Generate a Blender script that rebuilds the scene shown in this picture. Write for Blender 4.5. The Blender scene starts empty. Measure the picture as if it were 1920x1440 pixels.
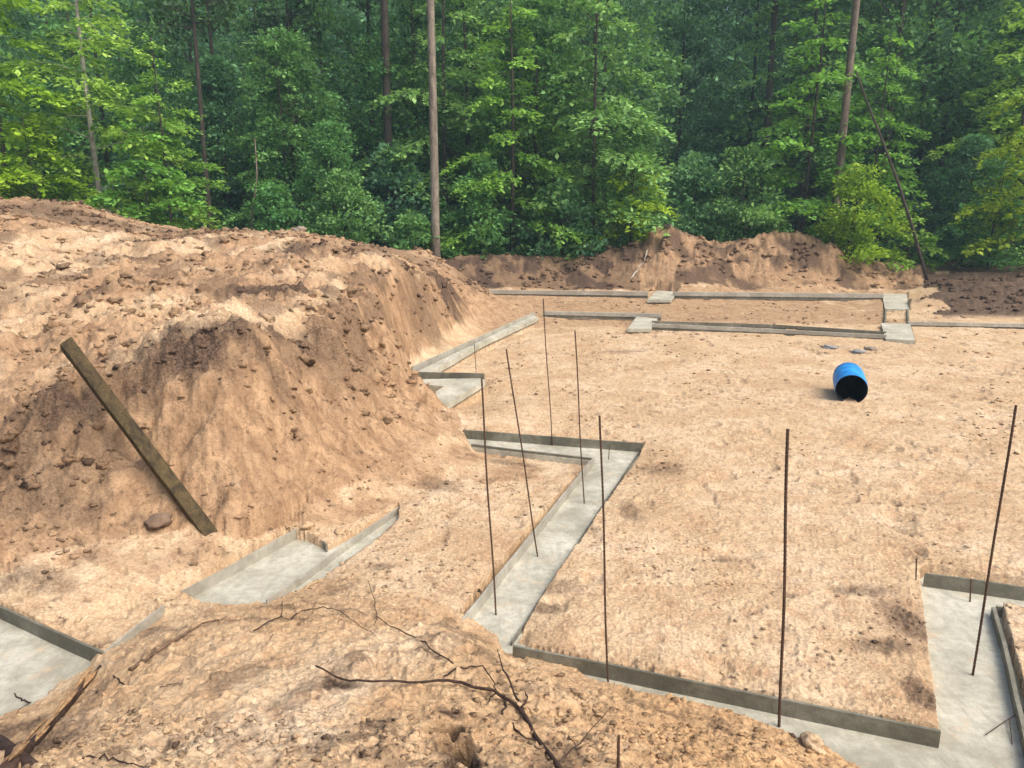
import bpy, math, random
import numpy as np
from mathutils import Vector, Matrix

# ------------------------------------------------------------------ camera, sky, sun, exposure
SC = bpy.context.scene
COL = SC.collection
F, PITCH, CZ = 1400.0, math.radians(12.96), 3.3          # focal length in px of a 1920 px wide frame
cd = bpy.data.cameras.new('camera'); cam = bpy.data.objects.new('camera', cd); COL.objects.link(cam)
cd.sensor_width = 36; cd.lens = 36 * F / 1920; cd.clip_start = 0.05; cd.clip_end = 2000
cam.location = (0, 0, CZ); cam.rotation_euler = (math.radians(90) - PITCH, 0, 0)
SC.camera = cam
SUN_EL, SUN_AZ = math.radians(52), math.radians(128)     # azimuth clockwise from +Y: behind the camera, to the right
w = bpy.data.worlds.new('World'); SC.world = w; w.use_nodes = True
nt = w.node_tree; bg = nt.nodes['Background']
sky = nt.nodes.new('ShaderNodeTexSky'); sky.sky_type = 'NISHITA'; sky.sun_disc = False
sky.sun_elevation = SUN_EL; sky.sun_rotation = SUN_AZ; sky.air_density = 1.0; sky.dust_density = 6.0; sky.ozone_density = 0.6
nt.links.new(sky.outputs[0], bg.inputs[0]); bg.inputs[1].default_value = 0.15
sd = bpy.data.lights.new('sun', 'SUN'); sun = bpy.data.objects.new('sun', sd); COL.objects.link(sun)
sd.energy = 1.3; sd.angle = math.radians(40); sd.color = (1.0, 0.97, 0.93)
sdir = Vector((math.sin(SUN_AZ) * math.cos(SUN_EL), math.cos(SUN_AZ) * math.cos(SUN_EL), math.sin(SUN_EL)))
sun.rotation_euler = sdir.to_track_quat('Z', 'Y').to_euler()
SC.view_settings.view_transform = 'Standard'; SC.view_settings.look = 'None'
SC.view_settings.exposure = 0.82; SC.view_settings.gamma = 1
SC.cycles.max_bounces = 6; SC.cycles.diffuse_bounces = 3; SC.cycles.transmission_bounces = 4
SC.cycles.use_denoising = True

# ------------------------------------------------------------------ small helpers
RNG = np.random.default_rng(11); random.seed(11)
SP, CP = math.sin(PITCH), math.cos(PITCH)
def ray(px, py):
    a, b = (px - 960) / F, (720 - py) / F
    return (a, CP + b * SP, -SP + b * CP)
def atz(px, py, z):
    d = ray(px, py); t = (z - CZ) / d[2]; return (d[0] * t, d[1] * t, z)
def aty(px, py, y):
    d = ray(px, py); t = y / d[1]; return (d[0] * t, y, CZ + d[2] * t)

def h2(ix, iy, s):
    n = (ix.astype(np.int64) * 374761393 + iy.astype(np.int64) * 668265263 + s * 1442695041) & 0x7fffffff
    n = ((n ^ (n >> 13)) * 1274126177) & 0x7fffffff
    n = ((n ^ (n >> 16)) * 1911520717) & 0x7fffffff
    return (n ^ (n >> 15)) / float(0x7fffffff)
def vnoise(x, y, s=0):
    ix, iy = np.floor(x), np.floor(y); fx, fy = x - ix, y - iy
    fx = fx * fx * fx * (fx * (fx * 6 - 15) + 10); fy = fy * fy * fy * (fy * (fy * 6 - 15) + 10)
    a, b, c, d = h2(ix, iy, s), h2(ix + 1, iy, s), h2(ix, iy + 1, s), h2(ix + 1, iy + 1, s)
    return (a + (b - a) * fx) * (1 - fy) + (c + (d - c) * fx) * fy - 0.5
def fbm(x, y, f, o=4, s=0, g=0.5):
    r = 0; a = 1.0
    for k in range(o):
        c, q = math.cos(k * 1.3 + 0.4), math.sin(k * 1.3 + 0.4)
        r = r + a * vnoise((x * c - y * q) * f + 17.3 * k, (x * q + y * c) * f - 9.1 * k, s + k); a *= g; f *= 2.03
    return r
def sstep(a, b, x):
    t = np.clip((x - a) / (b - a), 0, 1); return t * t * (3 - 2 * t)
def inpoly(x, y, P):
    r = np.zeros(x.shape, bool); n = len(P)
    for i in range(n):
        x1, y1 = P[i][0], P[i][1]; x2, y2 = P[i - 1][0], P[i - 1][1]
        if y1 == y2: continue
        c = ((y1 > y) != (y2 > y)) & (x < (x2 - x1) * (y - y1) / (y2 - y1) + x1); r ^= c
    return r

def link(name, me, mat=None, parent=None, smooth=True):
    o = bpy.data.objects.new(name, me); COL.objects.link(o)
    if mat: me.materials.append(mat)
    if parent is not None: o.parent = parent
    if smooth: me.shade_smooth()
    return o
def tag(o, label=None, cat=None, group=None, kind=None):
    if label: o['label'] = label
    if cat: o['category'] = cat
    if group: o['group'] = group
    if kind: o['kind'] = kind
    return o
def empty(name, loc, label=None, cat=None, group=None):
    o = bpy.data.objects.new(name, None); COL.objects.link(o); o.location = loc; o.empty_display_size = 0.2
    return tag(o, label, cat, group)
def mesh_np(name, V, Fq):
    me = bpy.data.meshes.new(name); n, k = Fq.shape
    me.vertices.add(len(V)); me.vertices.foreach_set('co', np.ascontiguousarray(V, dtype=np.float32).ravel())
    me.loops.add(n * k); me.loops.foreach_set('vertex_index', np.ascontiguousarray(Fq, dtype=np.int32).ravel())
    me.polygons.add(n); me.polygons.foreach_set('loop_start', np.arange(0, n * k, k, dtype=np.int32))
    me.update(calc_edges=True); return me

class MB:
    def __init__(s): s.v = []; s.f = []
    def tube(s, pts, rad, n=7, wob=0.0, cap=True):
        pts = [Vector(p) for p in pts]; b = len(s.v); m = len(pts)
        if not hasattr(rad, '__len__'): rad = [rad] * m
        u = None
        for i, p in enumerate(pts):
            t = (pts[min(i + 1, m - 1)] - pts[max(i - 1, 0)]).normalized()
            if u is None: u = t.orthogonal().normalized()
            u = (u - t * u.dot(t)).normalized(); v = t.cross(u)
            for k in range(n):
                a = 2 * math.pi * k / n; r = rad[i] * (1 + wob * random.uniform(-1, 1))
                s.v.append(p + (u * math.cos(a) + v * math.sin(a)) * r)
        for i in range(m - 1):
            for k in range(n):
                s.f.append((b + i * n + k, b + i * n + (k + 1) % n, b + (i + 1) * n + (k + 1) % n, b + (i + 1) * n + k))
        if cap:
            s.f.append(tuple(b + k for k in range(n))[::-1]); s.f.append(tuple(b + (m - 1) * n + k for k in range(n)))
        return s
    def board(s, a, b, h, th, seg=1, jit=0.0):       # upright board, top edge from a to b, h deep, th thick
        a, b = Vector(a), Vector(b); d = (b - a); n = Vector((-d.y, d.x, 0)).normalized() * th / 2; c = len(s.v)
        for i in range(seg + 1):
            p = a.lerp(b, i / seg); j = random.uniform(-jit, jit); q = n.normalized() * random.uniform(-jit, jit)
            for o, z in ((-n, 0), (n, 0), (n, -h), (-n, -h)): s.v.append(p + q + o + Vector((0, 0, z + (j if z == 0 else 0))))
        for i in range(seg):
            k = c + 4 * i
            for x in range(4): s.f.append((k + x, k + (x + 1) % 4, k + 4 + (x + 1) % 4, k + 4 + x))
        s.f.append((c + 3, c + 2, c + 1, c)); k = c + 4 * seg; s.f.append((k, k + 1, k + 2, k + 3)); return s
    def build(s, name, mat, parent=None, smooth=False):
        me = bpy.data.meshes.new(name)
        off = Vector((0, 0, 0))
        if parent is not None: off = parent.location
        me.from_pydata([tuple(Vector(v) - off) for v in s.v], [], s.f); me.update()
        return link(name, me, mat, parent, smooth)

# ------------------------------------------------------------------ materials
def newmat(name, rough=0.9, spec=0.2):
    m = bpy.data.materials.new(name); m.use_nodes = True; b = m.node_tree.nodes['Principled BSDF']
    b.inputs['Roughness'].default_value = rough; b.inputs['Specular IOR Level'].default_value = spec
    return m, m.node_tree, b
def N(t, typ, **kw):
    n = t.nodes.new(typ)
    for k, v in kw.items():
        if k in n.inputs: n.inputs[k].default_value = v
        else: setattr(n, k, v)
    return n
def ramp(t, src, stops):
    r = t.nodes.new('ShaderNodeValToRGB'); e = r.color_ramp.elements
    while len(e) < len(stops): e.new(0.5)
    for i, (p, c) in enumerate(stops):
        e[i].position = p; e[i].color = (c if hasattr(c, '__len__') else (c, c, c)) + ((1,) if hasattr(c, '__len__') else (1,))
    t.links.new(src, r.inputs[0]); return r.outputs[0]
def mix(t, f, a, b, mode='MIX'):
    m = t.nodes.new('ShaderNodeMix'); m.data_type = 'RGBA'; m.blend_type = mode
    for s, v in ((m.inputs[0], f), (m.inputs[6], a), (m.inputs[7], b)):
        if hasattr(v, 'is_linked'): t.links.new(v, s)
        elif hasattr(v, '__len__'): s.default_value = tuple(v) + (1,)
        else: s.default_value = v
    return m.outputs[2]
def noise(t, co, scale, detail=4, rough=0.55, dist=0.0):
    n = N(t, 'ShaderNodeTexNoise', Scale=scale, Detail=detail, Roughness=rough, Distortion=dist)
    t.links.new(co, n.inputs['Vector']); return n.outputs[0]

def sand_material():
    m, t, b = newmat('sandy_soil', 0.95, 0.1)
    geo = t.nodes.new('ShaderNodeNewGeometry'); co = geo.outputs['Position']
    at = t.nodes.new('ShaderNodeVertexColor'); at.layer_name = 'soil'
    sep = t.nodes.new('ShaderNodeSeparateColor'); t.links.new(at.outputs[0], sep.inputs[0])
    n1 = noise(t, co, 0.8, 5, 0.6); n2 = noise(t, co, 5.0, 6, 0.65, 0.3); n3 = noise(t, co, 38.0, 4, 0.6)
    n4 = noise(t, co, 16.0, 5, 0.7, 0.8)
    mp = t.nodes.new('ShaderNodeMapping'); mp.inputs['Scale'].default_value = (1.0, 1.5, 1.0); t.links.new(co, mp.inputs[0])
    n5 = noise(t, mp.outputs[0], 9.0, 5, 0.68, 1.6); n6 = noise(t, co, 2.2, 4, 0.6, 0.6)
    base = ramp(t, n1, [(0.34, (0.40, 0.275, 0.158)), (0.48, (0.49, 0.360, 0.220)), (0.64, (0.565, 0.436, 0.292))])
    base = mix(t, ramp(t, n2, [(0.36, 0.7), (0.54, 0.0)]), base, (0.39, 0.25, 0.14))
    base = mix(t, ramp(t, n6, [(0.54, 0.0), (0.68, 0.7)]), base, (0.36, 0.23, 0.13))
    base = mix(t, ramp(t, n3, [(0.30, 0.65), (0.50, 0.0)]), base, (0.25, 0.155, 0.10))
    base = mix(t, ramp(t, n3, [(0.56, 0.0), (0.72, 0.6)]), base, (0.79, 0.64, 0.44))
    base = mix(t, ramp(t, n5, [(0.30, 0.85), (0.36, 0.0)]), base, (0.20, 0.12, 0.075))
    base = mix(t, ramp(t, n5, [(0.60, 0.0), (0.68, 0.5)]), base, (0.75, 0.59, 0.39))
    base = mix(t, ramp(t, n4, [(0.28, 0.8), (0.36, 0.0)]), base, (0.15, 0.09, 0.058))
    # fresh cut / tipped subsoil: more ochre brown
    mp2 = t.nodes.new('ShaderNodeMapping'); mp2.inputs['Scale'].default_value = (1.0, 1.0, 0.16); t.links.new(co, mp2.inputs[0])
    n7 = noise(t, mp2.outputs[0], 5.0, 6, 0.7, 0.4); cutn = mix(t, ramp(t, n7, [(0.35, 0.0), (0.65, 1.0)]), (0.225, 0.138, 0.078), (0.44, 0.295, 0.172))
    cutn = mix(t, ramp(t, n3, [(0.3, 0.6), (0.5, 0.0)]), cutn, (0.20, 0.115, 0.065))
    cutn = mix(t, ramp(t, n4, [(0.33, 0.8), (0.43, 0.0)]), cutn, (0.13, 0.078, 0.045))
    base = mix(t, sep.outputs[1], base, cutn)
    # golden loose sand
    base = mix(t, sep.outputs[2], base, mix(t, ramp(t, n4, [(0.33, 0.0), (0.6, 1.0)]), (0.22, 0.125, 0.06), (0.52, 0.335, 0.17)))
    # dark topsoil and painted shade, broken up by noise
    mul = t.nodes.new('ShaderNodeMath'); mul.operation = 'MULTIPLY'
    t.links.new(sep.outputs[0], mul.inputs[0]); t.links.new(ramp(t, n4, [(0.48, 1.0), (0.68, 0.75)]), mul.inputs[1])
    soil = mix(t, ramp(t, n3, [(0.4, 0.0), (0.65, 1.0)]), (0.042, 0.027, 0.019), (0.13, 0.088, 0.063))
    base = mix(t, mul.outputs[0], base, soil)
    t.links.new(base, b.inputs['Base Color'])
    vor = N(t, 'ShaderNodeTexVoronoi', Scale=22.0); t.links.new(co, vor.inputs['Vector'])
    bp = N(t, 'ShaderNodeBump', Strength=0.9, Distance=0.05); t.links.new(n2, bp.inputs['Height'])
    bp2 = N(t, 'ShaderNodeBump', Strength=0.8, Distance=0.018); t.links.new(n4, bp2.inputs['Height']); t.links.new(bp.outputs[0], bp2.inputs['Normal'])
    bp3 = N(t, 'ShaderNodeBump', Strength=0.6, Distance=0.01); t.links.new(n3, bp3.inputs['Height']); t.links.new(bp2.outputs[0], bp3.inputs['Normal'])
    t.links.new(bp3.outputs[0], b.inputs['Normal']); return m
def concrete_material(name, c1, c2, c3, rough=0.75, dirt=False):
    m, t, b = newmat(name, rough, 0.3)
    geo = t.nodes.new('ShaderNodeNewGeometry'); co = geo.outputs['Position']
    n1 = noise(t, co, 1.6, 6, 0.65, 0.4); n2 = noise(t, co, 12, 5, 0.65); n3 = noise(t, co, 90, 3, 0.6)
    base = ramp(t, n1, [(0.36, c1), (0.52, c2), (0.68, c3)])
    base = mix(t, ramp(t, n2, [(0.35, 0.5), (0.6, 0.0)]), base, tuple(x * 0.72 for x in c1))
    base = mix(t, ramp(t, n3, [(0.3, 0.3), (0.5, 0.0)]), base, tuple(x * 0.6 for x in c1))
    if dirt:
        wv = N(t, 'ShaderNodeMapping'); wv.inputs['Scale'].default_value = (1, .18, 1); wv.inputs['Rotation'].default_value = (0, 0, .35); t.links.new(co, wv.inputs[0]); n8 = noise(t, wv.outputs[0], 16, 4, 0.6)
        base = mix(t, ramp(t, n8, [(0.34, .45), (0.48, 0.0)]), base, (.27, .255, .20)); n9 = noise(t, co, 3.1, 6, .75)
        base = mix(t, ramp(t, n9, [(0.58, 0.0), (0.70, .75)]), base, (.50, .36, .23)); base = mix(t, ramp(t, n1, [(0.30, .5), (0.42, 0)]), base, (.24, .22, .165))
    t.links.new(base, b.inputs['Base Color'])
    bp = N(t, 'ShaderNodeBump', Strength=0.5, Distance=0.02); t.links.new(n2, bp.inputs['Height'])
    bp2 = N(t, 'ShaderNodeBump', Strength=0.4, Distance=0.006); t.links.new(n3, bp2.inputs['Height']); t.links.new(bp.outputs[0], bp2.inputs['Normal'])
    t.links.new(bp2.outputs[0], b.inputs['Normal']); return m
def wood_material(name, c1, c2, scale=6.0, rough=0.8, axis=(1, 1, 0.12)):
    m, t, b = newmat(name, rough, 0.25)
    tc = t.nodes.new('ShaderNodeTexCoord'); mp = t.nodes.new('ShaderNodeMapping'); mp.inputs['Scale'].default_value = axis
    t.links.new(tc.outputs['Object'], mp.inputs[0]); co = mp.outputs[0]
    n1 = noise(t, co, scale, 6, 0.7, 0.6); n2 = noise(t, co, scale * 7, 4, 0.6)
    base = ramp(t, n1, [(0.35, c1), (0.65, c2)])
    base = mix(t, ramp(t, n2, [(0.3, 0.7), (0.5, 0.0)]), base, tuple(x * 0.5 for x in c1))
    t.links.new(base, b.inputs['Base Color'])
    bp = N(t, 'ShaderNodeBump', Strength=0.7, Distance=0.01); t.links.new(n2, bp.inputs['Height']); t.links.new(bp.outputs[0], b.inputs['Normal'])
    return m
def leaf_material(name, lo, hi, trans=0.45):
    m, t, b = newmat(name, 0.55, 0.35)
    at = t.nodes.new('ShaderNodeAttribute'); at.attribute_name = 'tone'
    oi = t.nodes.new('ShaderNodeObjectInfo')
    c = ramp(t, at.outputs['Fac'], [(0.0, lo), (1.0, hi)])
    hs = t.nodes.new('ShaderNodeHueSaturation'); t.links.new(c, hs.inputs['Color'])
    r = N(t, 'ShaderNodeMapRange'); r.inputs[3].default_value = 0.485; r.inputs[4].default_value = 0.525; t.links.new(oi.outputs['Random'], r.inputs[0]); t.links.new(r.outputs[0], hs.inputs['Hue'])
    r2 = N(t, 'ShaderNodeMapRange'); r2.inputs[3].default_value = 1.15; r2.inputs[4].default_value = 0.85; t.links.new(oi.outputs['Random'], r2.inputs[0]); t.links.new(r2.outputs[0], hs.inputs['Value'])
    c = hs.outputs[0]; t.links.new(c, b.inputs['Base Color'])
    tr = t.nodes.new('ShaderNodeBsdfTranslucent'); t.links.new(mix(t, 0.5, c, (0.16, 0.30, 0.02)), tr.inputs[0])
    ms = t.nodes.new('ShaderNodeMixShader'); ms.inputs[0].default_value = trans
    t.links.new(b.outputs[0], ms.inputs[1]); t.links.new(tr.outputs[0], ms.inputs[2])
    t.links.new(ms.outputs[0], t.nodes['Material Output'].inputs[0]); return m
M = {}
M['sand'] = sand_material()
M['concrete'] = concrete_material('fresh_concrete', (0.30, 0.29, 0.225), (0.44, 0.425, 0.34), (0.56, 0.54, 0.45), dirt=True)
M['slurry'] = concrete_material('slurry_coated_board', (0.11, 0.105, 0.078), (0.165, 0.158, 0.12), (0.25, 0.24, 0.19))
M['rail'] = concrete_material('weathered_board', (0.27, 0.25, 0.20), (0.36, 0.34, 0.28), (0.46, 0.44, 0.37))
M['plank'] = wood_material('old_timber', (0.022, 0.015, 0.006), (0.088, 0.060, 0.022), 9, 0.7, (1, 1, 0.08))
M['rust'] = concrete_material('rusty_steel', (0.05, 0.028, 0.018), (0.085, 0.048, 0.03), (0.13, 0.075, 0.045))
M['twig'] = wood_material('dark_twig_bark', (0.022, 0.012, 0.010), (0.075, 0.045, 0.032), 12)
M['root'] = wood_material('brown_root', (0.09, 0.055, 0.035), (0.22, 0.14, 0.085), 12)
M['split'] = wood_material('split_wood', (0.22, 0.115, 0.05), (0.45, 0.30, 0.155), 14)
M['rock'] = concrete_material('grey_rock', (0.16, 0.13, 0.10), (0.28, 0.23, 0.18), (0.40, 0.34, 0.28), 0.9)
M['earth'] = concrete_material('dark_earth', (0.10, 0.065, 0.042), (0.17, 0.115, 0.078), (0.25, 0.175, 0.12), 0.95)
M['scrap'] = concrete_material('pale_scrap', (0.2, 0.2, 0.2), (0.3, 0.3, 0.3), (0.5, 0.48, 0.45), 0.5)
M['bark_pale'] = wood_material('pale_bark', (0.11, 0.09, 0.07), (0.29, 0.25, 0.20), 5, 0.95, (1, 1, 0.35))
M['bark_birch'] = wood_material('birch_bark', (0.20, 0.18, 0.15), (0.50, 0.47, 0.41), 5, 0.9, (1, 1, 0.5))
M['bark_pine'] = wood_material('pine_bark', (0.075, 0.058, 0.045), (0.215, 0.17, 0.135), 6, 0.95, (1, 1, 0.3))
M['bark_dark'] = wood_material('dark_bark', (0.03, 0.025, 0.02), (0.09, 0.075, 0.06), 6, 0.95, (1, 1, 0.3))
M['leaf_light'] = leaf_material('light_leaves', (0.06, 0.17, 0.022), (0.46, 0.76, 0.14), 0.5)
M['leaf_lime'] = leaf_material('lime_leaves', (0.13, 0.25, 0.014), (0.50, 0.70, 0.06), 0.5)
M['leaf_mid'] = leaf_material('mid_leaves', (0.035, 0.12, 0.035), (0.32, 0.60, 0.18), 0.42)
M['leaf_deep'] = leaf_material('deep_leaves', (0.03, 0.115, 0.055), (0.25, 0.52, 0.22), 0.38)
M['needle'] = leaf_material('pine_needles', (0.012, 0.04, 0.016), (0.035, 0.085, 0.03), 0.2)

# ------------------------------------------------------------------ terrain control points
Z0 = -0.12                                               # top of the poured concrete
C = []
def cz(*a):
    for px, py, z in a: C.append(atz(px, py, z))
def cy(*a):
    for px, py, y in a: C.append(aty(px, py, y))
# pad
cz(*[(x, y, 0) for x, y in ((1010, 640), (1200, 665), (1500, 665), (1900, 640), (1000, 760), (1300, 760), (1700, 780), (1900, 800), (950, 760),
    (1300, 900), (1600, 900), (1900, 950), (1250, 1000), (1500, 1100), (1700, 1000), (1650, 1250), (1400, 1200), (1150, 1100), (1060, 1180), (1920, 1050),
    (1230, 840), (1100, 800), (930, 800), (1760, 1340), (1500, 1290), (1250, 1240), (1900, 1420), (1700, 1440), (1900, 1250), (1000, 600), (1300, 640), (1650, 650))])
cz((950, 900, -.05), (1060, 895, -.07), (895, 847, -.19), (950, 853, -.19), (1000, 859, -.19), (1050, 864, -.19), (1095, 872, -.19), (920, 880, -.08), (880, 1000, 0), (900, 1090, 0), (800, 1060, .02), (780, 1010, .02), (820, 930, .04), (900, 930, 0), (700, 1060, .02), (860, 1140, 0))
C += [(x, y, 0) for x, y in ((8, 5), (9, 12), (14, 22), (24, 28), (7, 1), (16, 5), (30, 15), (26, 4))]
# bench below the bank and apron by the middle footing
cz((0, 1125, .02), (190, 1215, 0), (300, 1130, .0), (150, 1090, .06), (300, 1060, .06), (520, 1012, 0), (340, 1105, 0), (430, 1060, 0), (640, 1000, -.03), (700, 965, -.03), (620, 1015, -.03), (560, 990, .02),
   (900, 662, -.04), (850, 688, -.04), (960, 628, -.03), (930, 715, -.02), (860, 770, .0), (900, 800, -.0))
# cut face: toe (px, py, z) paired with the lip above it (px, py, distance), straight between
FACE = [((-100, 1018, .3), (-100, 835, 8.15)), ((0, 1012, .26), (0, 793, 8.3)), ((75, 1008, .24), (60, 768, 8.35)), ((150, 1003, .2), (130, 742, 8.4)), ((225, 1000, .18), (200, 712, 8.5)), ((300, 1000, .16), (270, 685, 8.6)),
        ((350, 1000, .14), (330, 655, 8.7)), ((405, 1003, .13), (390, 641, 8.8)), ((455, 1018, .1), (450, 636, 9.0)), ((500, 1000, .06), (510, 640, 9.4)), ((545, 985, .05), (570, 642, 9.9)), ((600, 978, .03), (620, 635, 10.5)),
        ((650, 962, .02), (660, 615, 11.3)), ((700, 948, 0), (675, 590, 12.0)), ((752, 932, 0), (668, 572, 13.0)), ((805, 900, .02), (664, 560, 13.8)),
        ((852, 858, .04), (662, 550, 14.6)), ((860, 815, .04), (670, 544, 15.0)), ((795, 786, .03), (690, 537, 15.6)), ((758, 742, .0), (712, 529, 16.1)), ((752, 690, .02), (738, 524, 16.8)), ((793, 650, .02), (775, 519, 18.6)),
        ((848, 620, .02), (815, 521, 21)), ((880, 604, .02), (845, 529, 23.5)), ((905, 596, .03), (870, 546, 25.8))]
_f = [(np.array(atz(*a)), np.array(aty(*b))) for a, b in FACE]; LIPW = np.array([b for a, b in _f])
for k in range(len(_f) - 1):
    for q in (0, .5):
        a = _f[k][0] * (1 - q) + _f[k + 1][0] * q; b = _f[k][1] * (1 - q) + _f[k + 1][1] * q
        for t, u in ((0, 0), (.25, .20), (.5, .46), (.75, .74), (1, 1)): C.append(tuple(a[:2] * (1 - t) + b[:2] * t) + (a[2] * (1 - u) + b[2] * u,))
        n = b[:2] - a[:2]; n = n / np.linalg.norm(n); C.append((b[0] + n[0] * .22, b[1] + n[1] * .22, b[2] + .015))
cy((0, 740, 9.4), (150, 680, 9.9), (300, 620, 10.4), (0, 600, 12.2), (150, 600, 12), (300, 560, 12.4), (450, 575, 12), (450, 520, 15), (600, 550, 13.2), (600, 500, 18),
   (700, 530, 17), (740, 490, 23), (800, 474, 27), (700, 466, 27), (560, 438, 26), (640, 462, 26.5), (490, 443, 26), (420, 448, 26), (300, 434, 26), (300, 490, 18), (150, 500, 16.5), (0, 500, 15.5),
   (0, 430, 20.5), (150, 440, 20.5), (230, 415, 25), (160, 390, 25), (80, 378, 25), (0, 373, 25), (860, 520, 28.4), (-100, 372, 25), (-300, 372, 25))
C += [(-12, 8.3, 1.0), (-12, 6, .2), (-14, 12, 1.8), (-20, 15, 2.4), (-25, 8, 1.5), (-30, 25, 3.5), (-10, 3.5, .1), (-16, 3, .4)]
C += [(x, 34, z) for x, z in ((-34, 2), (-24, 1.9), (-16, 1.5), (-10, 1.2), (-5, .9))] + [(x, 40, .7) for x in range(-40, 45, 10)] + [(x, 55, .9) for x in range(-60, 70, 20)] + [(x, 90, 1.5) for x in range(-90, 100, 30)]
# back: low berm, spoil heap, dark berm
cy((880, 483, 33.5), (930, 488, 33.5), (1000, 493, 34), (1080, 496, 34), (1140, 493, 33.6), (900, 535, 31.6), (1050, 538, 31.8), (1150, 538, 31.6),
   (1190, 476, 33.8), (1250, 431, 34.4), (1310, 452, 34.2), (1375, 472, 34), (1430, 440, 34.4), (1460, 438, 34.4), (1500, 446, 34.2), (1550, 462, 33.8), (1600, 487, 33.4), (1650, 517, 33),
   (1250, 500, 32.6), (1375, 500, 32.6), (1500, 500, 32.6), (1200, 540, 31.6), (1400, 541, 31.6), (1600, 543, 31.4),
   (1742, 534, 31), (1800, 532, 29.5), (1920, 530, 29), (1760, 545, 26.6), (1900, 545, 26.6), (1750, 590, 24.2), (1900, 592, 24), (2100, 515, 29), (2300, 520, 29), (2100, 595, 24))
cz((1715, 560, .06), (1715, 585, .02), (1650, 556, .05), (1645, 580, .0), (1700, 544, .10), (1750, 560, .2), (1740, 590, .02), (1300, 575, -.15), (1450, 575, -.15), (1600, 578, -.15), (1000, 562, -.05), (1150, 565, -.05), (1450, 600, 0), (950, 560, -.05))
C += [(x, 30.2, .02) for x in range(-2, 15, 3)] + [(x, 27.5, -.05) for x in range(0, 15, 3)] + [(x, 37.5, .6) for x in (0, 8, 14, 20, 28)]
# foreground heap
EDGE = [(0, 1346), (60, 1318), (110, 1288), (165, 1258), (190, 1232), (232, 1203), (300, 1152), (335, 1124), (380, 1126), (430, 1134), (500, 1131), (545, 1112), (590, 1094), (640, 1100), (700, 1120),
        (760, 1140), (862, 1172), (905, 1180), (950, 1206), (1010, 1228), (1060, 1250), (1100, 1272), (1150, 1290), (1250, 1308), (1340, 1328), (1420, 1352), (1480, 1376), (1530, 1402), (1580, 1425), (1640, 1462), (1700, 1520)]
cz(*[(x, y, Z0 + 0.015) for x, y in EDGE[:12] + EDGE[17:]])
cz((640, 1105, .04), (760, 1142, .05))
cy((0, 1440, 3.3), (120, 1400, 3.7), (120, 1330, 4.4), (200, 1440, 2.95), (200, 1290, 4.5), (350, 1440, 2.8), (300, 1300, 4.0), (320, 1180, 5.05), (420, 1180, 4.95), (500, 1440, 2.75), (500, 1300, 3.75), (550, 1170, 4.95),
   (700, 1440, 2.75), (700, 1300, 3.7), (700, 1200, 4.6), (850, 1200, 4.75), (860, 1440, 2.8), (900, 1300, 3.75), (960, 1440, 2.85), (1000, 1260, 4.25), (1100, 1330, 3.85), (1100, 1440, 2.95), (1250, 1380, 3.65), (1300, 1440, 3.2), (1400, 1400, 3.6), (1450, 1440, 3.4))
C += [(0, 1.4, 1.62), (0, 0, 1.7), (0, -4, 1.7), (-2, 1.5, 1.5), (2, 1.5, 1.2), (4, 0, .6), (-5, 1, 1.0), (-4, -3, 1.4), (3.2, 2.2, .1), (5, -4, .6)]
CA = np.array(C); 
_d = np.hypot(CA[:, 0][:, None] - CA[:, 0], CA[:, 1][:, None] - CA[:, 1])
_n = len(CA); _A = np.zeros((_n + 1, _n + 1)); _A[:_n, :_n] = -_d - 0.0 * np.eye(_n) ; _A[:_n, :_n] -= np.eye(_n) * 0.002
_A[_n, :_n] = 1; _A[:_n, _n] = 1
_W = np.linalg.solve(_A, np.append(CA[:, 2], 0))
def base_h(x, y):
    x = np.asarray(x, float); y = np.asarray(y, float); sh = x.shape; x = x.ravel(); y = y.ravel(); r = np.empty(len(x))
    for i in range(0, len(x), 20000):
        r[i:i + 20000] = _W[-1] - np.hypot(x[i:i + 20000, None] - CA[:, 0], y[i:i + 20000, None] - CA[:, 1]) @ _W[:-1]
    return r.reshape(sh)
def hit(px, py):
    d = ray(px, py); t = np.concatenate([np.arange(1.5, 14, 0.01), np.arange(14, 60, 0.05)]) / d[1]
    z = CZ + d[2] * t; h = base_h(d[0] * t, d[1] * t); k = np.argmax(z <= h)
    if z[k] > h[k]: k = len(t) - 1
    return (d[0] * t[k], d[1] * t[k], h[k])

TRK = [(atz(*a, 0)[:2], atz(*b, 0)[:2]) for a, b in (((1240, 1010), (1900, 690)), ((1330, 1130), (1990, 740)), ((1010, 760), (1880, 870)), ((1020, 700), (1850, 790)), ((760, 1010), (900, 860)))]
BROWN = [([atz(a, b, .03)[:2] for a, b in P], k) for P, k in (([(590, 1000), (760, 930), (860, 905), (1000, 885), (1112, 862), (884, 836), (850, 780), (560, 820), (480, 960)], .85),
         ([(-200, 990), (440, 990), (440, 1030), (300, 1075), (150, 1075), (-200, 1095)], .55), ([(1630, 1100), (1728, 1085), (1768, 1375), (1700, 1365), (1660, 1260)], .45), ([(885, 540), (1700, 548), (1660, 606), (1215, 590), (1010, 588), (905, 625)], .9))]
HEAP = [atz(x, y, Z0)[:2] for x, y in EDGE] + [(6, -8), (-12, -8), (-12, atz(0, 1346, Z0)[1] + .3)]
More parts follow.
